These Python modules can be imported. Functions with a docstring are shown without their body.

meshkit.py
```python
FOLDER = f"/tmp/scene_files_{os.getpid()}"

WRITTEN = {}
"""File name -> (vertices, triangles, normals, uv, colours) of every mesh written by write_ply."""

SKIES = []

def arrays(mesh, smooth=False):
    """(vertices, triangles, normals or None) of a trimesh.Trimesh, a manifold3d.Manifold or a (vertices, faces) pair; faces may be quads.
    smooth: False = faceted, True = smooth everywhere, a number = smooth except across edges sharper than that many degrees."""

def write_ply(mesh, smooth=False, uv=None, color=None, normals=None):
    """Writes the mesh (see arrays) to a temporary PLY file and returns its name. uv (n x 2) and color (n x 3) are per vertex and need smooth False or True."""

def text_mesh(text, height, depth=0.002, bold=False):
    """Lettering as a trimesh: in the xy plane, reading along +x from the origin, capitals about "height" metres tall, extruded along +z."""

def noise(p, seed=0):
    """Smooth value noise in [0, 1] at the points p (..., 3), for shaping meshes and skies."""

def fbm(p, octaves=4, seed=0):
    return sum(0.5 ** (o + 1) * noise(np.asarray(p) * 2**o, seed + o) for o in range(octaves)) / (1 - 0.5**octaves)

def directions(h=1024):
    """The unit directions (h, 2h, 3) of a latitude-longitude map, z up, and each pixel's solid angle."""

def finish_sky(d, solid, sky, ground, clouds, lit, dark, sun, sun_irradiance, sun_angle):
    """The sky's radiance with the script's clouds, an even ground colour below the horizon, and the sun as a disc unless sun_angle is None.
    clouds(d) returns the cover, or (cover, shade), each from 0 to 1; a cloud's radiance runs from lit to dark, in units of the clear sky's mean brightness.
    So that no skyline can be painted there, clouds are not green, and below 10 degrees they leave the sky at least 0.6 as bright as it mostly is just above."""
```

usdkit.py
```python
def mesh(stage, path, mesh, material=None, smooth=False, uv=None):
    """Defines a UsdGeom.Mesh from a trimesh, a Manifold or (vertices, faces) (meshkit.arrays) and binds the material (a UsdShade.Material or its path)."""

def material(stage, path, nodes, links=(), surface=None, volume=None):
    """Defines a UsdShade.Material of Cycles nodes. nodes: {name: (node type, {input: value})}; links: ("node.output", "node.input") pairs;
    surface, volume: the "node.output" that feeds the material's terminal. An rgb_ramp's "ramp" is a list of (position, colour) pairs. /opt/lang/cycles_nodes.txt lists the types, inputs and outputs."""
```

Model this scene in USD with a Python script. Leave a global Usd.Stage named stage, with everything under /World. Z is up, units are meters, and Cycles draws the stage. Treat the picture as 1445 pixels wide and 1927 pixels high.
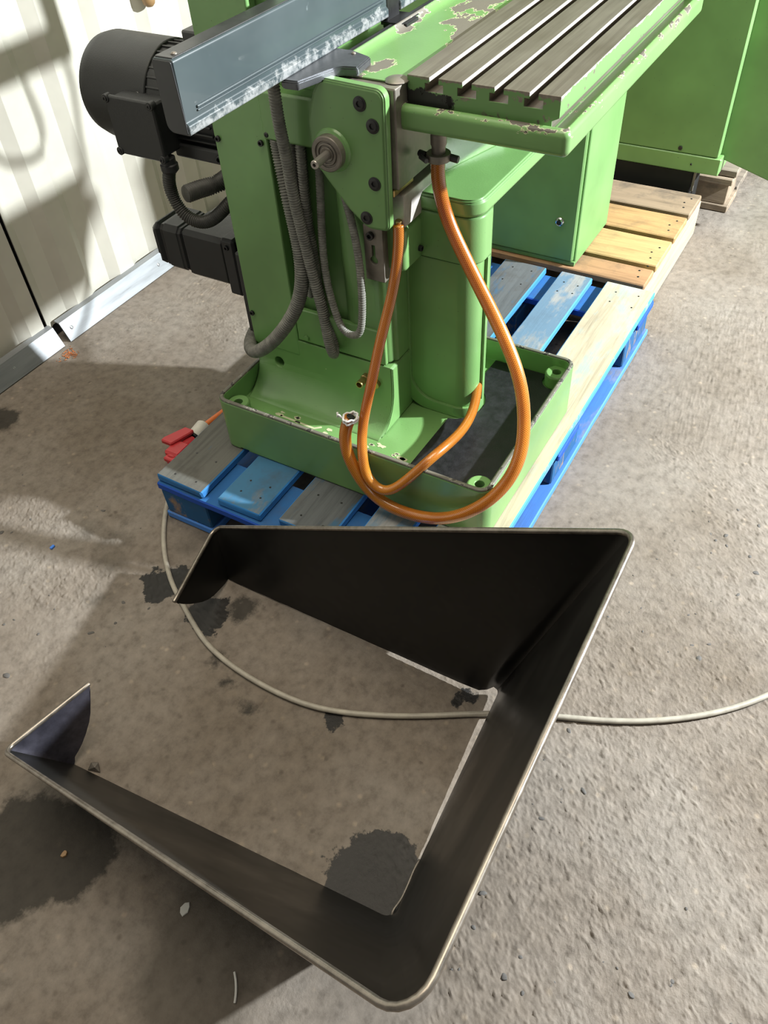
import math, random
import numpy as np, trimesh, usdkit, meshkit
import shapely.geometry as sg
import manifold3d as m3
from pxr import Usd, UsdGeom, UsdLux, Gf, Sdf, UsdShade

stage = Usd.Stage.CreateInMemory()
UsdGeom.SetStageUpAxis(stage, 'Z'); UsdGeom.SetStageMetersPerUnit(stage, 1.0)
world = UsdGeom.Xform.Define(stage, '/World'); stage.SetDefaultPrim(world.GetPrim())
UsdGeom.Scope.Define(stage, '/World/Looks')
random.seed(4); RNG = np.random.default_rng(4)

# ---------------------------------------------------------------- camera
YAW, PITCH, ROLL, FPX, CAMZ = 0.57594672, 0.81419161, -0.07602043, 1523.06, 1.45
fw = np.array([math.cos(PITCH)*math.cos(YAW), math.cos(PITCH)*math.sin(YAW), -math.sin(PITCH)])
rt = np.cross(fw, [0, 0, 1]); rt /= np.linalg.norm(rt); up = np.cross(rt, fw)
c_, s_ = math.cos(ROLL), math.sin(ROLL)
rt, up = c_*rt + s_*up, -s_*rt + c_*up
cam = UsdGeom.Camera.Define(stage, '/World/camera')
M = np.eye(4); M[0, :3], M[1, :3], M[2, :3], M[3, :3] = rt, up, -fw, (0, 0, CAMZ)
cam.AddTransformOp().Set(Gf.Matrix4d(M.tolist()))
cam.CreateHorizontalApertureAttr(36.0); cam.CreateVerticalApertureAttr(36.0*1927/1445)
cam.CreateFocalLengthAttr(36.0*FPX/1445); cam.CreateClippingRangeAttr((0.05, 200.0))
cam.CreateExposureAttr(0.0)

# ---------------------------------------------------------------- sky and sun
dome = UsdLux.DomeLight.Define(stage, '/World/hall_daylight')
dome.CreateIntensityAttr(0.07); dome.CreateColorAttr(Gf.Vec3f(1.0, 0.95, 0.86))
sky = UsdLux.RectLight.Define(stage, '/World/roof_skylight')               # translucent roof panel over the bay
sky.CreateWidthAttr(3.0); sky.CreateHeightAttr(3.0); sky.CreateIntensityAttr(6.6); sky.CreateColorAttr(Gf.Vec3f(1.0, 0.90, 0.74))
sky.AddTranslateOp().Set(Gf.Vec3d(1.0, 0.6, 5.2))
lamp = UsdLux.SphereLight.Define(stage, '/World/flood_lamp')             # hall floodlight high on the right, behind the camera
lamp.CreateRadiusAttr(0.06); lamp.CreateIntensityAttr(14500.0); lamp.CreateColorAttr(Gf.Vec3f(0.93, 0.98, 1.0))
lamp.AddTranslateOp().Set(Gf.Vec3d(2.9, -2.3, 2.2))

# ---------------------------------------------------------------- scene helpers
USED = {}
def numbered(parent, name):
    k = (parent, name); n = USED.get(k, 0); USED[k] = n + 1
    return name if n == 0 else f'{name}_{n:03d}'
LOC = {}
def props(prim, label=None, cat=None, group=None, kind=None):
    for k, v in (('label', label), ('category', cat), ('group', group), ('kind', kind)):
        if v: prim.SetCustomDataByKey(k, v)
def thing(name, label, cat, loc=(0, 0, 0), group=None, kind=None):
    p = '/World/' + numbered('/World', name)
    x = UsdGeom.Xform.Define(stage, p); x.AddTranslateOp().Set(Gf.Vec3d(*map(float, loc)))
    LOC[p] = np.array(loc, float); props(x.GetPrim(), label, cat, group, kind)
    return p
def obj(name, mesh, mat, parent='/World', smooth=30, uv=None, label=None, cat=None, group=None, kind=None):
    p = parent + '/' + numbered(parent, name)
    loc = LOC.get(parent, np.zeros(3)); LOC[p] = loc
    if hasattr(mesh, 'to_mesh'):
        mm = mesh.to_mesh(); mesh = trimesh.Trimesh(mm.vert_properties[:, :3], mm.tri_verts, process=False)
    if isinstance(mesh, (list,)): mesh = trimesh.util.concatenate(mesh)
    mesh = trimesh.Trimesh(np.asarray(mesh.vertices) - loc, mesh.faces, process=False)
    g = usdkit.mesh(stage, p, mesh, mat, smooth=smooth, uv=uv)
    props(g.GetPrim(), label, cat, group, kind)
    return p

# ---------------------------------------------------------------- mesh helpers
def hull(pts): return trimesh.convex.convex_hull(np.asarray(pts, float))
def cbox(x0, x1, y0, y1, z0, z1, c=0.003):
    """Box with chamfered edges."""
    pts = []
    c = min(c, (x1-x0)*.45, (y1-y0)*.45, (z1-z0)*.45)
    for X, sx in ((x0, 1), (x1, -1)):
        for Y, sy in ((y0, 1), (y1, -1)):
            for Z, sz in ((z0, 1), (z1, -1)):
                pts += [(X, Y+sy*c, Z+sz*c), (X+sx*c, Y, Z+sz*c), (X+sx*c, Y+sy*c, Z)]
    return hull(pts)
def rbox(x0, x1, y0, y1, z0, z1, r, n=5, which='xyz'):
    """Box with rounded edges: hull of spheres."""
    s = trimesh.creation.uv_sphere(radius=r, count=[2*n, 4*n]).vertices
    pts = [s + (X, Y, Z) for X in (x0+r, x1-r) for Y in (y0+r, y1-r) for Z in (z0+r, z1-r)]
    return hull(np.vstack(pts))
AX = {'x': np.array([[0, 0, 1], [1, 0, 0], [0, 1, 0]]), 'y': np.array([[1, 0, 0], [0, 0, 1], [0, 1, 0]]), 'z': np.eye(3)}
def prism(poly, axis, a0, a1, chamfer=0.0):
    """2-D polygon extruded along an axis. axis x: (y,z); y: (x,z); z: (x,y)."""
    if not isinstance(poly, sg.Polygon): poly = sg.Polygon(poly)
    poly = sg.polygon.orient(poly)
    if chamfer > 0:
        cs = m3.CrossSection([np.asarray(poly.exterior.coords)[:-1]] + [np.asarray(i.coords)[:-1] for i in poly.interiors], m3.FillRule.EvenOdd)
        ins = cs.offset(-chamfer, m3.JoinType.Miter, 2.0)
        steps = [(chamfer, a1-a0-2*chamfer, cs)]
        body = cs.extrude(a1-a0-2*chamfer).translate((0, 0, a0+chamfer))
        mid = cs.offset(-chamfer*.4, m3.JoinType.Miter, 2.0)
        body = body + mid.extrude(a1-a0-0.8*chamfer).translate((0, 0, a0+.4*chamfer)) + ins.extrude(a1-a0).translate((0, 0, a0))
        mm = body.to_mesh(); m = trimesh.Trimesh(mm.vert_properties[:, :3], mm.tri_verts, process=False)
    else:
        m = trimesh.creation.extrude_polygon(poly, a1-a0, engine='earcut'); m.apply_translation((0, 0, a0))
    v = np.asarray(m.vertices)
    if axis == 'x': v = v[:, [2, 0, 1]]
    elif axis == 'y': v = np.stack([v[:, 0], v[:, 2], v[:, 1]], 1)
    m = trimesh.Trimesh(v, m.faces, process=False)
    if axis == 'y': m.invert()
    return m
def rpoly(pts, r, n=6):
    """Polygon with rounded corners; r one radius or one per corner."""
    pts = np.asarray(pts, float); N = len(pts); r = np.broadcast_to(r, N); out = []
    for i in range(N):
        p, a, b = pts[i], pts[i-1], pts[(i+1) % N]
        u, v = (a-p), (b-p); lu, lv = np.linalg.norm(u), np.linalg.norm(v); u, v = u/lu, v/lv
        ang = math.acos(np.clip(u@v, -1, 1)); t = min(r[i]/math.tan(ang/2), lu*.49, lv*.49) if r[i] > 0 else 0
        if t < 1e-6: out.append(p); continue
        rr = t*math.tan(ang/2); c = p + (u+v)/np.linalg.norm(u+v)*rr/math.sin(ang/2)
        s, e = p+u*t-c, p+v*t-c
        th = math.acos(np.clip(s@e/(rr*rr), -1, 1)); ax = np.sign(s[0]*e[1]-s[1]*e[0])
        for k in range(n+1):
            f = ax*th*k/n; out.append(c + (s[0]*math.cos(f)-s[1]*math.sin(f), s[0]*math.sin(f)+s[1]*math.cos(f)))
    return sg.Polygon(out).buffer(0)
def spline(pts, step=0.004):
    pts = np.asarray(pts, float)
    from scipy.interpolate import CubicSpline
    t = np.r_[0, np.cumsum(np.linalg.norm(np.diff(pts, axis=0), axis=1)**.75)]
    cs = CubicSpline(t, pts); u = np.linspace(0, t[-1], 400); q = cs(u)
    L = np.r_[0, np.cumsum(np.linalg.norm(np.diff(q, axis=0), axis=1))]
    n = max(4, int(L[-1]/step)); uu = np.interp(np.linspace(0, L[-1], n), L, u)
    return cs(uu)
def tube(path, r, sides=16, cap=True, uv=False):
    path = np.asarray(path, float); n = len(path); r = np.broadcast_to(r, n)
    T = np.gradient(path, axis=0); T /= np.linalg.norm(T, axis=1, keepdims=True)
    a = np.array([0, 0, 1.0]) if abs(T[0][2]) < .9 else np.array([1.0, 0, 0])
    N = np.cross(T[0], a); N /= np.linalg.norm(N); V = []
    ang = np.linspace(0, 2*math.pi, sides, endpoint=False)
    if uv: ang = np.linspace(0, 2*math.pi, sides+1)
    m = len(ang)
    for i in range(n):
        N = N - T[i]*(N@T[i]); N /= np.linalg.norm(N); B = np.cross(T[i], N)
        V.append(path[i] + r[i]*(np.cos(ang)[:, None]*N + np.sin(ang)[:, None]*B))
    V = np.vstack(V); F = []
    for i in range(n-1):
        for j in range(m-1 if uv else m):
            k = (j+1) % m
            F += [(i*m+j, i*m+k, (i+1)*m+k), (i*m+j, (i+1)*m+k, (i+1)*m+j)]
    L = np.r_[0, np.cumsum(np.linalg.norm(np.diff(path, axis=0), axis=1))]
    UV = np.stack([np.tile(ang/(2*math.pi), n), np.repeat(L, m)], 1)
    if cap:
        for i, sgn in ((0, -1), (n-1, 1)):
            c = len(V); V = np.vstack([V, path[i] + sgn*T[i]*r[i]*.15]); UV = np.vstack([UV, UV[i*m]])
            for j in range(m-1 if uv else m):
                k = (j+1) % m
                F.append((c, i*m+k, i*m+j) if sgn < 0 else (c, i*m+j, i*m+k))
    t = trimesh.Trimesh(V, F, process=False)
    return (t, UV) if uv else t
def lathe(profile, seg=28):
    """profile (r, h) revolved about +z."""
    return trimesh.creation.revolve(np.asarray(profile, float), sections=seg)
def orient(m, axis, at):
    """Moves a mesh built along +z so that +z points along axis, at a point."""
    m = m.copy(); a = np.asarray(axis, float); a /= np.linalg.norm(a)
    m.apply_transform(trimesh.geometry.align_vectors([0, 0, 1], a)); m.apply_translation(at)
    return m
def cyl(p0, p1, r, seg=24, c=0.0):
    p0, p1 = np.asarray(p0, float), np.asarray(p1, float); h = np.linalg.norm(p1-p0)
    c = c or r*.08
    return orient(lathe([(0, 0), (r-c, 0), (r, c), (r, h-c), (r-c, h), (0, h)], seg), p1-p0, p0)
def socket_bolt(at, axis, r, h):
    """Cap-head bolt with a hexagon socket."""
    head = lathe([(0, -.002), (r*.92, -.002), (r, 0), (r, h*.85), (r*.9, h), (r*.62, h)], 24)
    a = np.linspace(0, 2*math.pi, 7)[:-1]
    n = 24; an = np.linspace(0, 2*math.pi, n, endpoint=False)
    hexr = r*.5/np.cos(((an + math.pi/6) % (math.pi/3)) - math.pi/6)
    ring = np.stack([r*.62*np.cos(an), r*.62*np.sin(an), np.full(n, h)], 1)
    hx = np.stack([hexr*np.cos(an), hexr*np.sin(an), np.full(n, h)], 1); lo = hx.copy(); lo[:, 2] = h*.35
    V = np.vstack([ring, hx, lo, [[0, 0, h*.35]]]); F = []
    for j in range(n):
        k = (j+1) % n
        F += [(j, k, n+k), (j, n+k, n+j), (n+j, n+k, 2*n+k), (n+j, 2*n+k, 2*n+j), (2*n+j, 2*n+k, 3*n)]
    return orient(trimesh.util.concatenate([head, trimesh.Trimesh(V, F, process=False)]), axis, at)
def pan_screw(at, axis, r, h):
    """Small domed screw head with a slot."""
    s = m3.Manifold.sphere(r*1.1, 20).scale((1, 1, h/r*1.0)) ^ m3.Manifold.cube((4*r, 4*r, 4*r), True).translate((0, 0, 2*r))
    s = s - m3.Manifold.cube((r*2.4, r*.3, h), True).translate((0, 0, h*1.25))
    mm = s.to_mesh(); m = trimesh.Trimesh(mm.vert_properties[:, :3], mm.tri_verts, process=False)
    return orient(m, axis, at)
def man(m): return m3.Manifold(m3.Mesh(np.asarray(m.vertices, np.float32), np.asarray(m.faces, np.uint32)))
def weld(m):
    m = trimesh.Trimesh(m.vertices, m.faces, process=True); m.merge_vertices(); return m
def cut(a, *bs):
    A = man(weld(a))
    for b in bs: A = A - man(weld(b))
    mm = A.to_mesh(); return trimesh.Trimesh(mm.vert_properties[:, :3], mm.tri_verts, process=False)
def join(*ms):
    A = man(weld(ms[0]))
    for b in ms[1:]: A = A + man(weld(b))
    mm = A.to_mesh(); return trimesh.Trimesh(mm.vert_properties[:, :3], mm.tri_verts, process=False)
def rough_plank(x0, x1, y0, y1, z0, z1, amp=.002, step=.03, seed=0, chip=0.0):
    """A sawn board with uneven edges and slightly chipped ends."""
    nx, ny = max(2, int((x1-x0)/step)), max(2, int((y1-y0)/step))
    m = cut(trimesh.creation.box(bounds=[(x0, y0, z0), (x1, y1, z1)]))
    m = trimesh.creation.box(bounds=[(x0, y0, z0), (x1, y1, z1)])
    xs = np.linspace(x0, x1, nx+1); ys = np.linspace(y0, y1, ny+1); c = min(.003, (z1-z0)*.2)
    # rings of an 8-corner cross-section along the longer side
    along_x = (x1-x0) >= (y1-y0); V = []; F = []
    A = xs if along_x else ys; b0, b1 = (y0, y1) if along_x else (x0, x1)
    sec = np.array([(b0+c, z0), (b1-c, z0), (b1, z0+c), (b1, z1-c), (b1-c, z1), (b0+c, z1), (b0, z1-c), (b0, z0+c)])
    A = np.r_[A[0], A[0]+c, A[1:-1], A[-1]-c, A[-1]]
    for i, a in enumerate(A):
        s = sec.copy()
        if i in (0, len(A)-1): s = (s-s.mean(0))*[1-2*c/(b1-b0), 1-2*c/(z1-z0)] + s.mean(0)
        for (bb, z) in s:
            q = (a, bb, z) if along_x else (bb, a, z); V.append(q)
    V = np.array(V); m8 = 8
    for i in range(len(A)-1):
        for j in range(8):
            k = (j+1) % 8; f = [(i*8+j, i*8+k, (i+1)*8+k), (i*8+j, (i+1)*8+k, (i+1)*8+j)]
            F += f
    n = len(A)-1
    for j in range(1, 7): F += [(0, j+1, j), (n*8, n*8+j, n*8+j+1)]
    no = np.stack([meshkit.fbm(V*[9, 9, 9] + 17.3*seed + 31*k, 3, seed=seed+k) for k in range(3)], 1) - .5
    V = V + no*2*amp*np.array([1, 1, .5])
    if chip > 0:
        end = (np.abs(V[:, 0 if along_x else 1] - A[0]) < .01)
        V[end, 0 if along_x else 1] += chip*meshkit.noise(V[end]*60, seed=seed)
    t = trimesh.Trimesh(V, F, process=False)
    if not along_x: t.invert()
    t = trimesh.Trimesh(t.vertices, t.faces, process=False)
    if t.volume < 0: t.invert()
    return t

# ---------------------------------------------------------------- materials
def mat(name, nodes, links, surface='p.BSDF', **kw): return usdkit.material(stage, '/World/Looks/' + name, nodes, links, surface=surface, **kw)
def flat(name, color, rough=.5, metal=0.0, var=.12, scale=14, bump=0.0, bscale=120, coat=0.0, bevel=0.0, spec=.5, stretch=(1, 1, 1)):
    lo = [c*(1-var) for c in color]; hi = [min(1, c*(1+var)) for c in color]
    N = {'g': ('geometry', {}), 'map': ('mapping', {'scale': stretch}), 'n': ('noise_texture', {'scale': scale, 'detail': 4, 'roughness': .6}),
         'r': ('rgb_ramp', {'ramp': [(.3, lo), (.7, hi)]}),
         'rr': ('map_range', {'from_min': .3, 'from_max': .7, 'to_min': max(.03, rough-.08), 'to_max': min(1, rough+.08)}),
         'p': ('principled_bsdf', {'metallic': metal, 'coat_weight': coat, 'coat_roughness': .12, 'specular_ior_level': spec})}
    Lk = [('g.position', 'map.vector'), ('map.vector', 'n.vector'), ('n.fac', 'r.fac'), ('r.color', 'p.base_color'), ('n.fac', 'rr.value'), ('rr.result', 'p.roughness')]
    src = None
    if bevel: N['bv'] = ('bevel', {'radius': bevel, 'samples': 6}); src = 'bv.bevel'
    if bump:
        N['n2'] = ('noise_texture', {'scale': bscale, 'detail': 3}); N['b'] = ('bump', {'strength': 1.0, 'distance': bump})
        Lk += [('map.vector', 'n2.vector'), ('n2.fac', 'b.height')]
        if src: Lk.append((src, 'b.normal'))
        src = 'b.normal'
    if src: Lk.append((src, 'p.normal'))
    return mat(name, N, Lk)
GREEN = (0.152, 0.300, 0.100)
def paint(name, color=GREEN, chips=.0, cscale=22, rough=.33, bevel=.004, cream=(.55, .56, .36), under=(.12, .105, .085), specks=True, stretch=(1, 1, 1), worn=None, coat=.25):
    """Gloss machine paint: cloudy tint, dark specks, and where chips > 0 flakes down to a pale primer and bare casting."""
    lo = [c*.86 for c in color]; hi = [c*1.12 for c in color]
    N = {'g': ('geometry', {}), 'map': ('mapping', {'scale': stretch}), 'n': ('noise_texture', {'scale': 6, 'detail': 3}), 'r': ('rgb_ramp', {'ramp': [(.3, lo), (.7, hi)]}),
         'bv': ('bevel', {'radius': bevel, 'samples': 6}), 'n3': ('noise_texture', {'scale': 260, 'detail': 2}), 'b': ('bump', {'strength': .35, 'distance': .0004}),
         'sv': ('voronoi_texture', {'scale': 55}), 'sr': ('rgb_ramp', {'ramp': [(.0, (1, 1, 1)), (.045, (1, 1, 1)), (.06, (0, 0, 0))]}),
         'sm': ('mix_color', {'b': (.06, .08, .04)}), 'sk': ('math', {'math_type': 'multiply', 'value2': .55 if specks else 0.0}),
         'p': ('principled_bsdf', {'roughness': rough, 'coat_weight': coat, 'coat_roughness': .15})}
    Lk = [('g.position', 'map.vector'), ('g.position', 'n.vector'), ('n.fac', 'r.fac'), ('g.position', 'n3.vector'), ('n3.fac', 'b.height'), ('bv.bevel', 'b.normal'), ('b.normal', 'p.normal'),
          ('g.position', 'sv.vector'), ('sv.distance', 'sr.fac'), ('sr.color', 'sk.value1'), ('sk.value', 'sm.fac'), ('r.color', 'sm.a')]
    out = 'sm.result'
    if chips:
        N.update({'cn': ('noise_texture', {'scale': cscale, 'detail': 5, 'roughness': .62}),
                  'c1': ('rgb_ramp', {'ramp': [(chips-.012, (0, 0, 0)), (chips-.008, (1, 1, 1))]}), 'c2': ('rgb_ramp', {'ramp': [(chips, (0, 0, 0)), (chips+.006, (1, 1, 1))]}),
                  'm1': ('mix_color', {'b': cream}), 'm2': ('mix_color', {'b': under}), 'rg': ('mix_float', {'a': rough, 'b': .6})})
        f_ = 'cn.fac'
        if worn:
            N.update({'zs': ('separate_xyz', {}), 'zr': ('map_range', {'from_min': worn[0], 'from_max': worn[1], 'to_min': 0, 'to_max': worn[2], 'clamp': True}), 'za': ('math', {'math_type': 'add'})})
            Lk += [('g.position', 'zs.vector'), ('zs.z', 'zr.value'), ('cn.fac', 'za.value1'), ('zr.result', 'za.value2')]; f_ = 'za.value'
        Lk += [('map.vector', 'cn.vector'), (f_, 'c1.fac'), (f_, 'c2.fac'), (out, 'm1.a'), ('c1.color', 'm1.fac'), ('m1.result', 'm2.a'), ('c2.color', 'm2.fac'), ('c2.color', 'rg.fac'), ('rg.result', 'p.roughness')]
        out = 'm2.result'
    Lk.append((out, 'p.base_color'))
    return mat(name, N, Lk)
def wood(name, base, painted=None, cover=.5, side=None, grain=(3, 45, 45), rough=.75, dirt=(.06, .055, .05), dirty=.25, end=None):
    """Board wood: streaks along the grain, optional worn paint, painted side faces, dirt."""
    lo = [c*.62 for c in base]; hi = [min(1, c*1.15) for c in base]
    N = {'g': ('geometry', {}), 'map': ('mapping', {'scale': grain}), 'n': ('noise_texture', {'scale': 1.0, 'detail': 6, 'roughness': .65, 'distortion': .6}), 'r': ('rgb_ramp', {'ramp': [(.28, lo), (.5, base), (.72, hi)]}),
         'dn': ('noise_texture', {'scale': 7, 'detail': 5, 'roughness': .7}), 'dr': ('map_range', {'from_min': .5, 'from_max': .72, 'to_min': 0, 'to_max': dirty*2, 'clamp': True}), 'dm': ('mix_color', {'b': dirt}),
         'b': ('bump', {'strength': .8, 'distance': .0012}), 'p': ('principled_bsdf', {'roughness': rough, 'specular_ior_level': .3})}
    Lk = [('g.position', 'map.vector'), ('map.vector', 'n.vector'), ('n.fac', 'r.fac'), ('n.fac', 'b.height'), ('b.normal', 'p.normal'), ('g.position', 'dn.vector'), ('dn.fac', 'dr.value')]
    out = 'r.color'
    if painted is not None:
        N.update({'pm': ('mapping', {'scale': (grain[0]*1.4+2, grain[1]*.3+2, grain[2]*.3+2)}), 'pn': ('noise_texture', {'scale': 1, 'detail': 5, 'roughness': .65}),
                  'pr': ('map_range', {'from_min': cover-.07, 'from_max': cover+.05, 'to_min': 1, 'to_max': 0, 'clamp': True}), 'px': ('mix_color', {'b': painted})})
        Lk += [('g.position', 'pm.vector'), ('pm.vector', 'pn.vector'), ('pn.fac', 'pr.value'), (out, 'px.a'), ('pr.result', 'px.fac')]; out = 'px.result'
    Lk += [(out, 'dm.a'), ('dr.result', 'dm.fac')]; out = 'dm.result'
    if side is not None:
        N.update({'sx': ('separate_xyz', {}), 'sa': ('math', {'math_type': 'absolute'}), 'sl': ('math', {'math_type': 'less_than', 'value2': .75}), 'sx2': ('mix_color', {'b': side}),
                  'sn': ('map_range', {'from_min': .55, 'from_max': .68, 'to_min': 1, 'to_max': .2, 'clamp': True}), 'smul': ('math', {'math_type': 'multiply'})})
        Lk += [('g.true_normal', 'sx.vector'), ('sx.z', 'sa.value1'), ('sa.value', 'sl.value1'), ('dn.fac', 'sn.value'), ('sl.value', 'smul.value1'), ('sn.result', 'smul.value2'), ('smul.value', 'sx2.fac'), (out, 'sx2.a')]; out = 'sx2.result'
    Lk.append((out, 'p.base_color'))
    return mat(name, N, Lk)

M_green = paint('green_paint')
M_green_dark = paint('green_paint_satin', color=(.145, .295, .096), rough=.40)
M_green_chip = paint('green_paint_chipped', chips=.80, cscale=24, worn=(.225, .29, .08))
M_trough = paint('green_gutter_paint', chips=.77, cscale=34, worn=(.903, .925, .22), under=(.085, .072, .058), stretch=(.6, .6, 1.6))
M_green_top = paint('green_paint_flaked', chips=.56, cscale=13, under=(.15, .135, .11), stretch=(.6, 1, 1))
M_cabinet = paint('green_cabinet_paint', color=(.14, .275, .092), bevel=.003, rough=.5, coat=0)
M_rim = paint('worn_rim', color=(.13, .125, .10), chips=.58, cscale=40, cream=(.42, .40, .33), under=(.05, .045, .04), rough=.45, specks=False)
M_steel = flat('ground_steel', (.34, .32, .29), rough=.36, metal=.7, var=.14, scale=1, stretch=(4, 160, 160))
M_castiron = flat('machined_iron', (.20, .18, .155), rough=.42, metal=.45, var=.25, scale=30, bevel=.002)
M_bright = flat('bright_iron', (.50, .47, .44), rough=.45, metal=.35, var=.2, scale=26)
M_black = flat('black_bolt', (.012, .012, .013), rough=.38, var=.3, bevel=.0008)
M_motor = flat('motor_black', (.020, .021, .022), rough=.46, var=.18, scale=9, bump=.0003, bscale=400, bevel=.003)
M_dark = flat('dark_steel', (.028, .029, .031), rough=.4, var=.25, bevel=.002)
M_rubber = flat('black_mat', (.009, .009, .0105), rough=.5, var=.35, scale=50, bump=.0004, bscale=300)
M_conduit = flat('grey_conduit', (.17, .17, .15), rough=.55, var=.35, scale=60, spec=.4)
M_conduit_dark = flat('dark_conduit', (.045, .045, .04), rough=.5, var=.3, scale=60)
M_cable = flat('beige_cable', (.33, .305, .255), rough=.5, var=.18, scale=40)
M_brass = flat('brass', (.46, .33, .14), rough=.3, metal=.9)
M_zinc = flat('zinc', (.50, .52, .54), rough=.38, metal=.75, var=.15, scale=10)
M_chrome = flat('chrome', (.6, .6, .6), rough=.18, metal=1.0)
M_white = flat('white_wire', (.75, .75, .74), rough=.4)
M_cream = flat('cream_plastic', (.55, .53, .47), rough=.45)
M_red = flat('red_plastic', (.42, .025, .03), rough=.4, var=.12)
M_orange = flat('orange_sheath', (.62, .15, .03), rough=.5)
M_blueplastic = flat('blue_plastic', (.05, .2, .7), rough=.4)
M_paper = flat('paper_scrap', (.6, .6, .57), rough=.8)
M_copper = flat('copper_swarf', (.8, .30, .12), rough=.3, metal=.9)
M_tan = flat('tan_wood', (.30, .18, .08), rough=.5)
M_void = flat('black_rubber_block', (.006, .006, .006), rough=.7)
M_guard = None

# floor: trowelled concrete with exposed grit, hairline joints and oil stains
STAINS = [(.715, 1.09, .050, 2), (.70, .945, .050, 2), (.735, 1.06, .04, 2), (.381, .324, .088, 2), (.345, .29, .05, 2), (.10, .92, .115, 1), (.16, .84, .09, 1), (.06, .99, .08, 1), (.18, .52, .10, 0), (.11, .50, .10, 0), (.61, .852, .014, 1), (.575, .80, .012, 1),
          (.555, .722, .016, 1), (.613, .556, .018, 2), (.655, .905, .016, 2), (.967, 1.90, .045, 1), (.965, 1.93, .04, 1), (.755, 1.365, .03, 0), (.70, 1.235, .035, 0), (.76, 1.29, .03, 0), (.62, 1.19, .03, 0), (.835, 1.11, .03, 0), (.87, 1.10, .02, 0), (.745, .88, .03, 1), (.775, .335, .014, 2), (.755, .35, .014, 2)]
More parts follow.
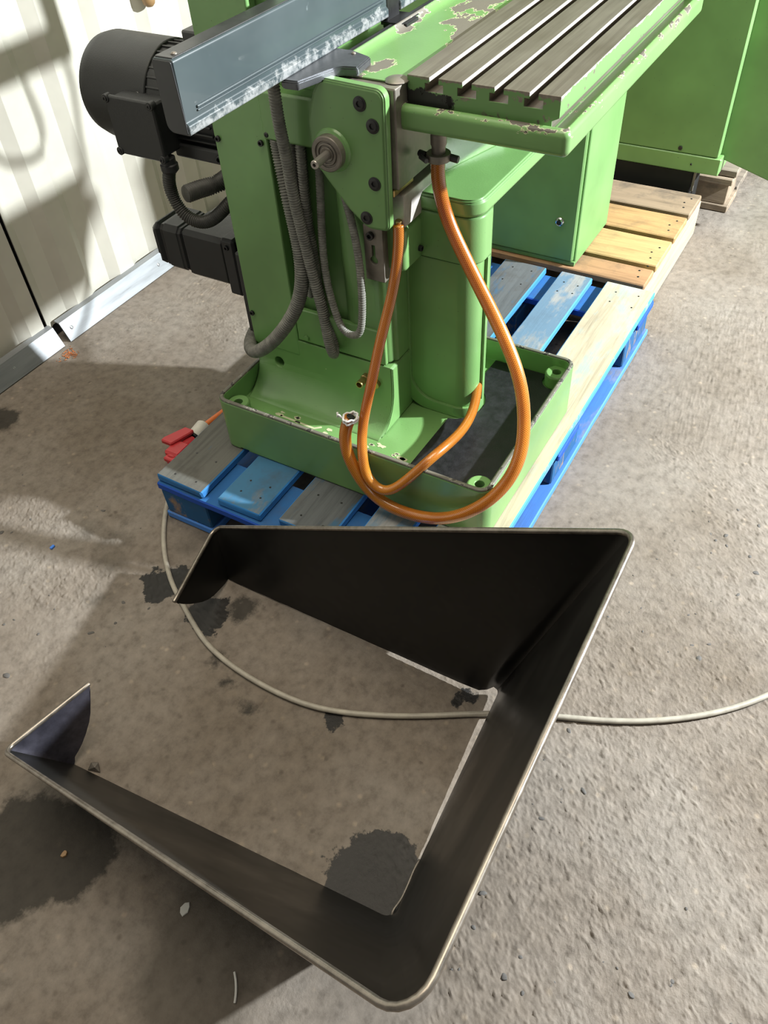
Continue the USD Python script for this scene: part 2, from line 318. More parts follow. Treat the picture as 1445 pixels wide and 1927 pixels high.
def floor_material():
    N = {'g': ('geometry', {}), 'n1': ('noise_texture', {'scale': 2.2, 'detail': 6, 'roughness': .62}), 'r': ('rgb_ramp', {'ramp': [(.34, (.138, .113, .088)), (.5, (.178, .152, .126)), (.66, (.212, .188, .162))]}),
         'n2': ('noise_texture', {'scale': 38, 'detail': 5, 'roughness': .65}), 'r2': ('rgb_ramp', {'ramp': [(.3, (.70, .69, .68)), (.5, (1, 1, 1)), (.7, (1.2, 1.2, 1.2))]}), 'm': ('mix_color', {'blend_type': 'multiply', 'fac': 1.0, 'use_clamp': False}),
         'v': ('voronoi_texture', {'scale': 62, 'randomness': 1.0}), 'vs': ('voronoi_texture', {'scale': 150}), 'vc': ('separate_color', {}),
         'pick': ('rgb_ramp', {'ramp': [(.0, (.62, .6, .58)), (.05, (.8, .8, .8)), (.10, (1, 1, 1)), (.90, (1, 1, 1)), (.94, (1.25, 1.22, 1.15)), (1, (1.5, 1.46, 1.38))]}), 'm2': ('mix_color', {'blend_type': 'multiply', 'use_clamp': False}),
         'peb': ('map_range', {'from_min': .12, 'from_max': .42, 'to_min': 1, 'to_max': 0, 'clamp': True}), 'rgh': ('noise_texture', {'scale': 1.5, 'detail': 3}), 'rg': ('map_range', {'from_min': .40, 'from_max': .62, 'to_min': .12, 'to_max': 1.0, 'clamp': True}),
         'sx': ('separate_xyz', {}), 'yb': ('map_range', {'from_min': .25, 'from_max': -.15, 'to_min': 0, 'to_max': .55, 'clamp': True}), 'rga': ('math', {'math_type': 'add', 'use_clamp': True}),
         'h1': ('math', {'math_type': 'multiply'}), 'h1b': ('math', {'math_type': 'multiply', 'value2': .20}), 'nb': ('noise_texture', {'scale': 140, 'detail': 5, 'roughness': .7}), 'ds': ('noise_texture', {'scale': 60, 'detail': 2}), 'dsv': ('vector_math', {'math_type': 'scale', 'scale': .012}), 'dsa': ('vector_math', {'math_type': 'add'}),
         'c1': ('voronoi_texture', {'scale': 85}), 'c2': ('voronoi_texture', {'scale': 190}), 'c1s': ('separate_color', {}), 'c2s': ('separate_color', {}), 'c1p': ('math', {'math_type': 'power', 'value2': 2.2}), 'c2p': ('math', {'math_type': 'power', 'value2': 1.6}),
         'h2': ('math', {'math_type': 'add'}), 'h3': ('math', {'math_type': 'multiply_add', 'value2': .75}), 'h4': ('math', {'math_type': 'multiply_add', 'value2': .34}), 'h5': ('math', {'math_type': 'multiply_add', 'value2': .24}),
         'hs': ('math', {'math_type': 'multiply', 'value2': .55}), 'b': ('bump', {'strength': 1.0, 'distance': .0048}), 'p': ('principled_bsdf', {'specular_ior_level': .35}),
         'wn': ('noise_texture', {'scale': 16, 'detail': 5, 'roughness': .7}), 'wv': ('vector_math', {'vector_math_type': 'add', 'math_type': 'subtract', 'vector2': (.5, .5, .5)}), 'ws': ('vector_math', {'math_type': 'scale', 'scale': .10}), 'wa': ('vector_math', {'math_type': 'add'}), 'wz': ('vector_math', {'math_type': 'multiply', 'vector2': (1, 1, 0)})}
    N['wv'] = ('vector_math', {'math_type': 'subtract', 'vector2': (.5, .5, .5)})
    Lk = [('g.position', 'n1.vector'), ('n1.fac', 'r.fac'), ('g.position', 'n2.vector'), ('n2.fac', 'r2.fac'), ('r.color', 'm.a'), ('r2.color', 'm.b'), ('g.position', 'v.vector'), ('v.color', 'vc.color'), ('vc.r', 'pick.fac'),
          ('v.distance', 'peb.value'), ('m.result', 'm2.a'), ('pick.color', 'm2.b'), ('peb.result', 'm2.fac'), ('g.position', 'rgh.vector'), ('rgh.fac', 'rg.value'), ('g.position', 'sx.vector'), ('sx.y', 'yb.value'), ('rg.result', 'rga.value1'), ('yb.result', 'rga.value2'),
          ('vc.g', 'h1.value1'), ('peb.result', 'h1.value2'), ('g.position', 'nb.vector'), ('g.position', 'ds.vector'), ('ds.color', 'dsv.vector1'), ('g.position', 'dsa.vector1'), ('dsv.vector', 'dsa.vector2'), ('dsa.vector', 'c1.vector'), ('dsa.vector', 'c2.vector'), ('c1.color', 'c1s.color'), ('c2.color', 'c2s.color'), ('c1s.r', 'c1p.value1'), ('c2s.r', 'c2p.value1'), ('nb.fac', 'h3.value1'), ('h1.value', 'h1b.value1'), ('h1b.value', 'h3.value3'), ('c1p.value', 'h4.value1'), ('h3.value', 'h4.value3'), ('c2p.value', 'h5.value1'), ('h4.value', 'h5.value3'),
          ('h5.value', 'h2.value1'), ('rga.value', 'hs.value1'), ('h2.value', 'b.height'), ('hs.value', 'b.strength'), ('b.normal', 'p.normal'),
          ('g.position', 'wn.vector'), ('wn.color', 'wv.vector1'), ('wv.vector', 'ws.vector1'), ('g.position', 'wa.vector1'), ('ws.vector', 'wa.vector2'), ('wa.vector', 'wz.vector1')]
    N['h2'] = ('math', {'math_type': 'multiply', 'value2': 1.0})
    prev = {0: None, 1: None, 2: None}
    for i, (x, y, r, k) in enumerate(STAINS):
        soft = (.05, .018, .005)[k]
        N[f'd{i}'] = ('vector_math', {'math_type': 'distance', 'vector2': (x, y, 0)}); N[f'q{i}'] = ('map_range', {'from_min': r-soft*.5, 'from_max': r+soft*.5, 'to_min': 1, 'to_max': 0, 'clamp': True})
        Lk += [('wz.vector', f'd{i}.vector1'), (f'd{i}.value', f'q{i}.value')]
        o = f'q{i}.result'
        if prev[k]:
            N[f'x{i}'] = ('math', {'math_type': 'maximum'}); Lk += [(prev[k], f'x{i}.value1'), (o, f'x{i}.value2')]; o = f'x{i}.value'
        prev[k] = o
    col = 'm2.result'; N['mulR'] = ('math', {'math_type': 'multiply', 'value2': 1.0})
    for k, (c, f) in enumerate((((.055, .048, .038), .55), ((.016, .015, .012), .82), ((.006, .0055, .005), .97))):
        N[f'sc{k}'] = ('mix_color', {'b': c}); N[f'sf{k}'] = ('math', {'math_type': 'multiply', 'value2': f})
        Lk += [(prev[k], f'sf{k}.value1'), (f'sf{k}.value', f'sc{k}.fac'), (col, f'sc{k}.a')]; col = f'sc{k}.result'
    N['ro'] = ('mix_float', {'a': .82, 'b': .5}); Lk += [(prev[2], 'ro.fac'), ('ro.result', 'p.roughness'), (col, 'p.base_color')]
    return mat('concrete_floor', N, Lk)
M_floor = floor_material()
M_wall = flat('cream_cladding', (.52, .50, .435), rough=.4, var=.10, scale=3.5, bump=.0006, bscale=25)
M_galv = flat('galvanised_plate', (.26, .275, .29), rough=.42, metal=.5, var=.16, scale=8, stretch=(.6, 3, 6))
def guard_material():
    N = {'g': ('geometry', {}), 'n': ('noise_texture', {'scale': 9, 'detail': 4}), 'r': ('rgb_ramp', {'ramp': [(.3, (.034, .049, .054)), (.7, (.051, .070, .076))]}), 'v': ('noise_texture', {'scale': 26, 'detail': 3, 'roughness': .5}), 'vr': ('rgb_ramp', {'ramp': [(.70, (0, 0, 0)), (.74, (.45, .45, .45))]}),
         's': ('noise_texture', {'scale': 48, 'detail': 5, 'roughness': .7}), 'x': ('separate_xyz', {}), 'z': ('map_range', {'from_min': 1.02, 'from_max': .978, 'to_min': -.25, 'to_max': .12, 'clamp': True}), 'ad': ('math', {'math_type': 'add'}), 'sr': ('rgb_ramp', {'ramp': [(.50, (0, 0, 0)), (.57, (.5, .5, .5)), (.66, (1, 1, 1))]}),
         'm1': ('mix_color', {'b': (.20, .24, .25)}), 'm2': ('mix_color', {'b': (.25, .26, .26)}), 'bv': ('bevel', {'radius': .003, 'samples': 6}), 'p': ('principled_bsdf', {'roughness': .36, 'coat_weight': .2})}
    Lk = [('g.position', 'n.vector'), ('n.fac', 'r.fac'), ('g.position', 'v.vector'), ('v.fac', 'vr.fac'), ('g.position', 's.vector'), ('g.position', 'x.vector'), ('x.z', 'z.value'), ('s.fac', 'ad.value1'), ('z.result', 'ad.value2'), ('ad.value', 'sr.fac'),
          ('r.color', 'm1.a'), ('vr.color', 'm1.fac'), ('m1.result', 'm2.a'), ('sr.color', 'm2.fac'), ('m2.result', 'p.base_color'), ('bv.bevel', 'p.normal')]
    return mat('scuffed_grey_guard', N, Lk)
M_guard = guard_material()
def tray_material():
    N = {'g': ('geometry', {}), 'n': ('noise_texture', {'scale': 5, 'detail': 4}), 'r': ('rgb_ramp', {'ramp': [(.3, (.006, .006, .006)), (.7, (.013, .0125, .011))]}), 'v': ('voronoi_texture', {'scale': 70}), 'vr': ('rgb_ramp', {'ramp': [(0, (1, 1, 1)), (.02, (1, 1, 1)), (.03, (0, 0, 0))]}),
         'm': ('mix_color', {'b': (.25, .24, .22)}), 'rr': ('map_range', {'from_min': .35, 'from_max': .65, 'to_min': .28, 'to_max': .45}), 'p': ('principled_bsdf', {'specular_ior_level': .28})}
    Lk = [('g.position', 'n.vector'), ('n.fac', 'r.fac'), ('g.position', 'v.vector'), ('v.distance', 'vr.fac'), ('r.color', 'm.a'), ('vr.color', 'm.fac'), ('m.result', 'p.base_color'), ('n.fac', 'rr.value'), ('rr.result', 'p.roughness')]
    return mat('black_tray_paint', N, Lk)
M_tray = tray_material()
M_trayrim = flat('bare_tray_rim', (.27, .24, .205), rough=.34, metal=.88, var=.25, scale=30)
def hose_material():
    """Amber hose: two families of braid threads under a clear skin."""
    N = {'u': ('attribute', {'attribute': 'st'}), 's': ('separate_xyz', {}), 'p': ('principled_bsdf', {'roughness': .28, 'coat_weight': .6, 'coat_roughness': .12, 'subsurface_weight': .25, 'subsurface_radius': (1, .35, .08), 'subsurface_scale': .006}),
         'au': ('math', {'math_type': 'multiply', 'value2': 2*math.pi*13}), 'av': ('math', {'math_type': 'multiply', 'value2': 1500.0}), 'a': ('math', {'math_type': 'add'}), 'c': ('math', {'math_type': 'subtract'}), 'sa': ('math', {'math_type': 'sine'}), 'sc': ('math', {'math_type': 'sine'}), 'mx': ('math', {'math_type': 'maximum'}),
         'r': ('rgb_ramp', {'ramp': [(.0, (.30, .080, .008)), (.6, (.36, .115, .011)), (1, (.50, .23, .03))]}), 'mr': ('map_range', {'from_min': -.6, 'from_max': 1, 'to_min': 0, 'to_max': 1}),
         'g': ('geometry', {}), 'n': ('noise_texture', {'scale': 5, 'detail': 3}), 'nr': ('rgb_ramp', {'ramp': [(.35, (.70, .55, .45)), (.65, (1.1, 1.1, 1.1))]}), 'm': ('mix_color', {'blend_type': 'multiply', 'fac': 1, 'use_clamp': False})}
    Lk = [('u.vector', 's.vector'), ('s.x', 'au.value1'), ('s.y', 'av.value1'), ('au.value', 'a.value1'), ('av.value', 'a.value2'), ('au.value', 'c.value1'), ('av.value', 'c.value2'), ('a.value', 'sa.value1'), ('c.value', 'sc.value1'), ('sa.value', 'mx.value1'), ('sc.value', 'mx.value2'),
          ('mx.value', 'mr.value'), ('mr.result', 'r.fac'), ('g.position', 'n.vector'), ('n.fac', 'nr.fac'), ('r.color', 'm.a'), ('nr.color', 'm.b'), ('m.result', 'p.base_color')]
    return mat('amber_braided_hose', N, Lk)
M_hose = hose_material()
def table_material():
    """Machine table: planed steel on top and in the slots, flaking green on its outer faces."""
    base = dict(scale=1)
    N = {'g': ('geometry', {}), 'x': ('separate_xyz', {}), 'nx': ('separate_xyz', {}), 'a': ('math', {'math_type': 'less_than', 'value2': 1.2672}), 'b': ('math', {'math_type': 'less_than', 'value2': .4415}), 'or': ('math', {'math_type': 'maximum'}),
         'cn': ('noise_texture', {'scale': 42, 'detail': 5, 'roughness': .65}), 'zr': ('map_range', {'from_min': .962, 'from_max': .9675, 'to_min': 0, 'to_max': .2, 'clamp': True}), 'add': ('math', {'math_type': 'add'}), 'ch': ('rgb_ramp', {'ramp': [(.60, (1, 1, 1)), (.615, (0, 0, 0))]}), 'mk': ('math', {'math_type': 'multiply'}), 'ln': ('math', {'math_type': 'less_than', 'value2': -.6}), 'lz': ('math', {'math_type': 'greater_than', 'value2': .9612}), 'lip': ('math', {'math_type': 'multiply'}), 'lm': ('math', {'math_type': 'maximum'}), 'lc': ('mix_color', {'b': (.36, .345, .32)}),
         'map': ('mapping', {'scale': (5, 170, 170)}), 'n': ('noise_texture', {'scale': 1, 'detail': 3}), 'r': ('rgb_ramp', {'ramp': [(.3, (.25, .22, .19)), (.7, (.35, .315, .27))]}), 'big': ('noise_texture', {'scale': 7, 'detail': 3}), 'br': ('rgb_ramp', {'ramp': [(.3, (.78, .75, .7)), (.7, (1.1, 1.1, 1.1))]}), 'mm': ('mix_color', {'blend_type': 'multiply', 'fac': 1, 'use_clamp': False}),
         'mc': ('mix_color', {'b': (.14, .27, .095)}), 'gy': ('map_range', {'from_min': .60, 'from_max': .675, 'to_min': -.25, 'to_max': .16, 'clamp': True}), 'gz': ('map_range', {'from_min': .940, 'from_max': .954, 'to_min': .1, 'to_max': -.3, 'clamp': True}), 'ga': ('math', {'math_type': 'add'}), 'gb': ('math', {'math_type': 'add'}), 'gr': ('rgb_ramp', {'ramp': [(.50, (0, 0, 0)), (.56, (1, 1, 1))]}), 'gm': ('math', {'math_type': 'multiply'}), 'gc': ('mix_color', {'b': (.02, .02, .018)}), 'met': ('math', {'math_type': 'multiply_add', 'value2': -.7, 'value3': .7}), 'rg': ('math', {'math_type': 'multiply_add', 'value2': .02, 'value3': .38}), 'bv': ('bevel', {'radius': .0015, 'samples': 4}), 'p': ('principled_bsdf', {})}
    Lk = [('g.position', 'x.vector'), ('x.x', 'a.value1'), ('x.y', 'b.value1'), ('a.value', 'or.value1'), ('b.value', 'or.value2'), ('g.position', 'cn.vector'), ('x.z', 'zr.value'), ('cn.fac', 'add.value1'), ('zr.result', 'add.value2'), ('add.value', 'ch.fac'), ('or.value', 'mk.value1'), ('ch.color', 'mk.value2'),
          ('g.position', 'map.vector'), ('map.vector', 'n.vector'), ('n.fac', 'r.fac'), ('g.position', 'big.vector'), ('big.fac', 'br.fac'), ('r.color', 'mm.a'), ('br.color', 'mm.b'), ('g.true_normal', 'nx.vector'), ('nx.y', 'ln.value1'), ('x.z', 'lz.value1'), ('ln.value', 'lip.value1'), ('lz.value', 'lip.value2'), ('lip.value', 'lc.fac'), ('mm.result', 'lc.a'), ('lip.value', 'lm.value1'), ('mk.value', 'lm.value2'), ('lc.result', 'mc.a'), ('mk.value', 'mc.fac'), ('x.y', 'gy.value'), ('x.z', 'gz.value'), ('gy.result', 'ga.value1'), ('gz.result', 'ga.value2'), ('ga.value', 'gb.value1'), ('cn.fac', 'gb.value2'), ('gb.value', 'gr.fac'), ('gr.color', 'gm.value1'), ('a.value', 'gm.value2'), ('mc.result', 'gc.a'), ('gm.value', 'gc.fac'), ('gc.result', 'p.base_color'), ('lm.value', 'met.value1'), ('met.value', 'p.metallic'), ('mk.value', 'rg.value1'), ('rg.value', 'p.roughness'), ('bv.bevel', 'p.normal')]
    return mat('planed_table', N, Lk)
M_table = table_material()
BLUE = (.02, .13, .36)
M_bw = {'dark': wood('grey_blue_board_dark', (.105, .105, .095), (.03, .12, .24), .36, side=(.03, .16, .40), dirty=.4), 'blue': wood('blue_board', (.16, .15, .13), (.045, .15, .27), .66, side=(.03, .19, .50), dirty=.25),
        'grey': wood('worn_grey_board', (.095, .105, .11), (.04, .10, .17), .42, side=(.04, .20, .50), dirty=.35), 'light': wood('faded_blue_board', (.27, .28, .28), (.12, .20, .28), .56, side=(.06, .24, .58), dirty=.12),
        'cream': wood('bare_cream_board', (.43, .37, .265), (.33, .37, .33), .46, side=(.06, .26, .60), dirty=.06), 'cross': wood('blue_cross_board', (.12, .13, .13), (.02, .11, .30), .75, side=(.012, .07, .38), dirty=.2),
        'block': wood('blue_block', (.36, .22, .09), (.015, .09, .22), .62, grain=(22, 22, 22), dirty=.3), 'bottom': wood('blue_bottom_board', (.16, .2, .3), (.05, .16, .46), .6, side=(.07, .22, .62), dirty=.15)}
M_yw = [wood('yellow_board', (.42, .285, .13), dirty=.15, grain=(40, 3, 40)), wood('tan_board', (.40, .25, .11), dirty=.22, grain=(40, 3, 40)), wood('grey_tan_board', (.24, .18, .12), dirty=.35, grain=(40, 3, 40)), wood('reddish_board', (.33, .19, .10), dirty=.3, grain=(40, 3, 40))]
M_stringer = wood('pale_stringer', (.48, .39, .235), dirty=.03)
M_old = [wood('weathered_board', (.30, .235, .17), dirty=.35, grain=(40, 3, 40)), wood('weathered_grey_board', (.25, .21, .165), dirty=.4, grain=(40, 3, 40))]

# ================================================================ the setting
def make_floor():
    """Slab with real relief where the floor shows: grit stones of two sizes, hollows and a slow swell."""
    from scipy.spatial import cKDTree
    xs = np.r_[np.arange(-1.2, 0.0, .05), np.arange(0.0, 1.72, .0031), np.arange(1.74, 2.9, .012), np.arange(2.9, 6.0, .06)]
    ys = np.r_[np.arange(-3.0, -.74, .05), np.arange(-.72, .42, .0031), np.arange(.42, 1.0, .006), np.arange(1.0, 1.9, .0034), np.arange(1.9, 2.17, .02)]
    X, Y = np.meshgrid(xs, ys, indexing='ij'); P = np.stack([X.ravel(), Y.ravel()], 1); Z = np.zeros(len(P))
    on = (P[:, 0] > -.02) & (P[:, 0] < 2.9) & (P[:, 1] > -.74) & (P[:, 1] < 1.95); Q = P[on]; h = np.zeros(len(Q)); g = np.random.default_rng(11)
    warp = np.stack([meshkit.fbm(np.c_[Q*70, np.full(len(Q), 4.0+9*k)], 2, seed=k) for k in range(2)], 1)-.5
    for cell, amp, pw in ((.0125, .0021, 2.6), (.0062, .0019, 1.8)):
        gx, gy = np.meshgrid(np.arange(-.05, 2.95, cell), np.arange(-.78, 2.0, cell), indexing='ij')
        pts = np.stack([gx.ravel(), gy.ravel()], 1) + g.uniform(-.5, .5, (gx.size, 2))*cell; r = g.random(len(pts))**pw
        dd, ii = cKDTree(pts).query(Q+warp*cell*.9, k=2)
        e = np.clip((dd[:, 1]-dd[:, 0])/(cell*.42), 0, 1); e = e*e*(3-2*e); h += amp*r[ii[:, 0]]*e
    h += .0011*(meshkit.fbm(np.c_[Q*110, np.full(len(Q), 1.0)], 3, seed=3)-.5)
    m = meshkit.fbm(np.c_[Q*2.3, np.full(len(Q), 7.0)], 3, seed=9); rough = np.clip((m-.40)/.2, .12, 1)
    rough = np.clip(rough + np.clip((.22-Q[:, 1])/.35, 0, .75), 0, 1)
    mid = (Q[:, 1] > .25) & (Q[:, 1] < 1.15); rough = np.where(mid, rough*.45, rough)
    Z[on] = h*rough - .0007
    V = np.c_[P, Z]; n, mm = X.shape
    i, j = np.meshgrid(np.arange(n-1), np.arange(mm-1), indexing='ij'); a = (i*mm+j).ravel()
    F = np.vstack([np.stack([a, a+mm, a+mm+1], 1), np.stack([a, a+mm+1, a+1], 1)])
    return trimesh.Trimesh(V, F, process=False)
p = thing('floor', 'rough grey-brown concrete floor with exposed grit and dark oil stains', 'floor', kind='structure')
obj('concrete_slab', make_floor(), M_floor, p, smooth=True)

WY = 2.045
def cladding(x0, x1, z0, z1, lean=0.0):
    """Profiled steel sheet: broad flats and shallow sloped ribs."""
    P = []; x = x0; base = 1.709
    k0 = math.floor((x0-base)/.2)-1
    for k in range(k0, int((x1-base)/.2)+3):
        b = base + .2*k
        P += [(b, 0), (b+.035, .022), (b+.10, .022), (b+.135, 0)]
    P = np.array(P); xs = np.r_[x0, P[(P[:, 0] > x0) & (P[:, 0] < x1), 0], x1]; ds = np.interp(xs, P[:, 0], P[:, 1])
    ys = WY + ds; poly = np.vstack([np.stack([xs, ys], 1), np.stack([xs, ys+.004], 1)[::-1]])
    nz = 8; m = prism(sg.Polygon(poly), 'z', z0, z1)
    v = np.array(m.vertices); v[:, 0] += lean*(v[:, 2]-z0)
    return trimesh.Trimesh(v, m.faces, process=False)
p = thing('wall_left', 'cream profiled metal cladding wall with vertical ribs', 'wall', kind='structure')
obj('backing_wall', cbox(-1.2, 5.0, WY+.03, WY+.12, 0, 3.2, .002), M_dark, p)
ed = [-1.0, .29, 1.302, 2.62, 3.8, 4.9]
for a, b in zip(ed[:-1], ed[1:]): obj('cladding_panel', cladding(a+.006, b-.006, .042+.006*math.sin(a*7), 3.2), M_wall, p, smooth=20)
p = thing('baseboard_left', 'galvanised steel kick plates screwed along the foot of the cream wall', 'baseboard', kind='structure')
for a, b in ((-1.0, 1.312), (1.338, 3.3), (3.33, 4.9)):
    pl = prism(sg.Polygon([(2.004, .003), (2.010, .003), (2.034, .060), (2.05, .064), (2.05, .067), (2.030, .063)]), 'x', a, b)
    v = np.array(pl.vertices); v[:, 1] += .004*np.sin(v[:, 0]*3); q = obj('kick_plate', trimesh.Trimesh(v, pl.faces, process=False), M_galv, p, smooth=25)
    for x in np.arange(a+.03, b, .42):
        if 1.0 < x < 2.2: obj('screw', pan_screw((x, 2.0185+.004*math.sin(x*3), .034), (0, -.9, .38), .006, .003), M_zinc, q)

CABLE = spline([(1.05, 1.292), (.993, 1.281), (.932, 1.253), (.841, 1.191), (.777, 1.131), (.723, 1.063), (.687, 1.001), (.635, .899), (.611, .802), (.604, .687), (.615, .591), (.652, .488), (.700, .394), (.771, .272), (.819, .169), (.848, .099), (.884, .026), (.928, -.043), (.975, -.102), (1.034, -.159), (1.088, -.197), (1.25, -.26), (1.5, -.30)], .008)
# loose grit set in the floor, too small to pick apart singly
def pebbles():
    ms = []; ico = trimesh.creation.icosphere(1)
    for k in range(420):
        if k % 4: x, y = RNG.uniform(.15, 1.55), RNG.uniform(-.62, .16)
        else: x, y = RNG.uniform(.3, .86), RNG.uniform(1.05, 1.7)
        if np.min(np.hypot(CABLE[:, 0]-x, CABLE[:, 1]-y)) < .022: continue
        if meshkit.noise(np.array([[x*7, y*7, 3.3]]), 5)[0] < .42: continue
        r = RNG.choice([.0016, .0026, .0040, .0058], p=[.42, .36, .18, .04])*RNG.uniform(.8, 1.3)
        v = ico.vertices*np.array([r*RNG.uniform(.9, 1.6), r*RNG.uniform(.7, 1), r*.42]); a = RNG.uniform(0, 6.28); R2 = np.array([[math.cos(a), -math.sin(a), 0], [math.sin(a), math.cos(a), 0], [0, 0, 1]])
        v = v*(1+.7*(meshkit.noise(ico.vertices*1.3+k*3.1)[:, None]-.5)); ms.append(trimesh.Trimesh(v@R2.T + (x, y, -r*.10), ico.faces, process=False))
    return ms
M_grit = mat('floor_grit', {'g': ('geometry', {}), 'r': ('rgb_ramp', {'ramp': [(0, (.085, .08, .075)), (.25, (.13, .115, .10)), (.6, (.16, .145, .13)), (.85, (.19, .15, .115)), (1, (.34, .32, .29))]}), 'p': ('principled_bsdf', {'roughness': .75})},
    [('g.random_per_island', 'r.fac'), ('r.color', 'p.base_color')])
obj('gravel', pebbles(), M_grit, smooth=35, label='small stones standing proud of the concrete floor', cat='gravel', kind='stuff')

# ================================================================ the milling machine
MM = thing('milling_machine', 'green knee milling machine with slotted table standing on the blue pallet', 'milling machine', (1.306, .785, .144))
# base tray
o = rpoly([(1.058, .437), (1.555, .437), (1.555, 1.132), (1.058, 1.132)], .028)
body = cut(prism(o, 'z', .144, .2832, .003), prism(o.buffer(-.0115), 'z', .228, .30))
body = cut(body, cbox(1.0, 1.1, 1.06, 1.085, .13, .150, .0001))
BASE = obj('base_tray', body, M_green_chip, MM)
rim = sg.Polygon(o.buffer(-.0008).exterior.coords, [o.buffer(-.0105).exterior.coords])
obj('worn_rim', prism(rim, 'z', .2812, .2858, .0016), M_rim, BASE, label='rim worn to bare grey metal')
for (x, y) in ((1.522, .472), (1.100, .474), (1.094, 1.094)):
    b = cut(prism(sg.Point(0, 0).buffer(.027, 16), 'z', .226, .262, .003), prism(sg.Point(0, 0).buffer(.0105, 16), 'z', .24, .28))
    b.apply_translation((x, y, 0)); L_ = obj('mounting_boss', b, M_green_chip, BASE)
    obj('hole', cyl((x, y, .236), (x, y, .2405), .0104), M_black, L_)
M_primer = flat('pale_primer', (.46, .46, .30), rough=.6); M_bare = flat('bare_spot', (.05, .045, .04), rough=.5)
def chip(x, y, r, sx, sy, z, seed):
    a = np.linspace(0, 2*math.pi, 13)[:-1]; rr = r*(.45+1.1*meshkit.noise(np.stack([np.cos(a)*1.8, np.sin(a)*1.8, np.full(12, seed*2.7)], 1)))
    return prism(sg.Polygon(np.stack([x+rr*np.cos(a)*sx, y+rr*np.sin(a)*sy], 1)).buffer(0), 'z', z, z+.0007)
for i in range(17):
    x, y = 1.122+.020*RNG.random(), .66+.36*RNG.random(); r = RNG.uniform(.003, .0065)
    q = obj('paint_chip', chip(x, y, r, 1, 1.8, .2279, i), M_primer, BASE, smooth=False)
    if i % 2: obj('bare_spot', chip(x, y, r*.55, 1, 1.6, .2283, i+40), M_bare, BASE, smooth=False)
obj('scratch', prism(sg.LineString([(1.128, 1.00), (1.126, .95), (1.124, .905), (1.134, .893)]).buffer(.0028), 'z', .2279, .2286), M_primer, BASE, smooth=False)
# column
foot = [(1.58, .226), (1.58, .383), (1.222, .383), (1.222, .325)] + [(1.222-.075*(1-math.cos(a)), .325-.0975*math.sin(a)) for a in np.linspace(.2, math.pi/2, 9)]
low = prism(sg.Polygon(foot), 'y', .745, 1.1185, .004)
low = cut(low, cyl((1.15, 1.056, .305), (1.32, 1.056, .305), .0135, c=.0001))
obj('column_foot', low, M_green_chip, MM)
obj('cable_hole', cyl((1.29, 1.056, .305), (1.30, 1.056, .305), .0134), M_black, MM)
obj('column', join(prism(rpoly([(1.248, .747), (1.58, .747), (1.58, 1.117), (1.248, 1.117)], .012), 'z', .385, .94), prism(rpoly([(1.248, .948), (1.58, .948), (1.58, 1.117), (1.248, 1.117)], .008), 'z', .90, 1.62)), M_green_dark, MM)
obj('column_bulge', prism(rpoly([(1.228, .752), (1.30, .752), (1.30, .868), (1.228, .868)], [.02, 0, 0, .05], 10), 'z', .386, .80, .004), M_green_dark, MM)
obj('cover_plate', cbox(1.2225, 1.235, .760, .990, .386, .470, .002), M_green_dark, MM)
P_ = obj('side_cover', cbox(1.221, 1.247, .991, 1.121, .342, 1.62, .002), M_green_dark, MM)
for (y, z) in ((1.111, .818), (1.006, .826), (1.111, .425)): obj('screw', socket_bolt((1.221, y, z), (-1, 0, 0), .0058, .005), M_black, P_)
obj('edge_strip', cbox(1.225, 1.30, 1.1215, 1.135, .30, .345, .003), M_green_dark, MM)
J_ = obj('junction_box', cbox(1.211, 1.25, .858, .992, .838, .926, .004), M_green_dark, MM)
for (y, z) in ((.868, .915), (.868, .848), (.983, .848)): obj('screw', pan_screw((1.211, y, z), (-1, 0, 0), .0045, .0025), M_dark, J_)
# end plate with leadscrew
pl = rpoly([(.846, .967), (.719, .962), (.722, .715), (.768, .712), (.806, .742), (.876, .822), (.878, .895), (.862, .942)], [.02, .018, .012, .03, .03, .02, .05, .03], 6)
EP = obj('end_plate', prism(pl, 'x', 1.2, 1.224, .005), M_green_dark, MM, label='green end plate with four cap bolts and a protruding shaft')
for (y, z) in ((.766, .936), (.743, .903), (.746, .803), (.768, .735)):
    obj('counterbore', orient(lathe([(.0095, -.0005), (.0125, 0), (.0125, .0012), (.0095, .0016)], 24), (-1, 0, 0), (1.2, y, z)), M_black, EP)
    obj('bolt', socket_bolt((1.2005, y, z), (-1, 0, 0), .0095, .0035), M_black, EP)
sc = (1.2, .830, .849)
obj('bearing_boss', orient(lathe([(0, -.002), (.040, -.002), (.036, .004), (.031, .006), (.031, .008), (0, .008)], 36), (-1, 0, 0), sc), M_green_dark, EP)
obj('bearing_ring', orient(lathe([(0, .004), (.0305, .004), (.0315, .006), (.0315, .019), (.030, .0205), (.0235, .0205), (.023, .018), (.020, .018), (.0195, .0205), (.0165, .0205), (.016, .018), (.0135, .018), (.013, .020), (.0085, .020), (0, .016)], 40), (-1, 0, 0), sc), M_castiron, EP)
obj('leadscrew_shaft', orient(lathe([(0, .01), (.0078, .01), (.0078, .064), (.0068, .0655), (.0032, .0655), (.0028, .055), (0, .055)], 28), (-1, -.06, 0), sc), M_steel, EP)
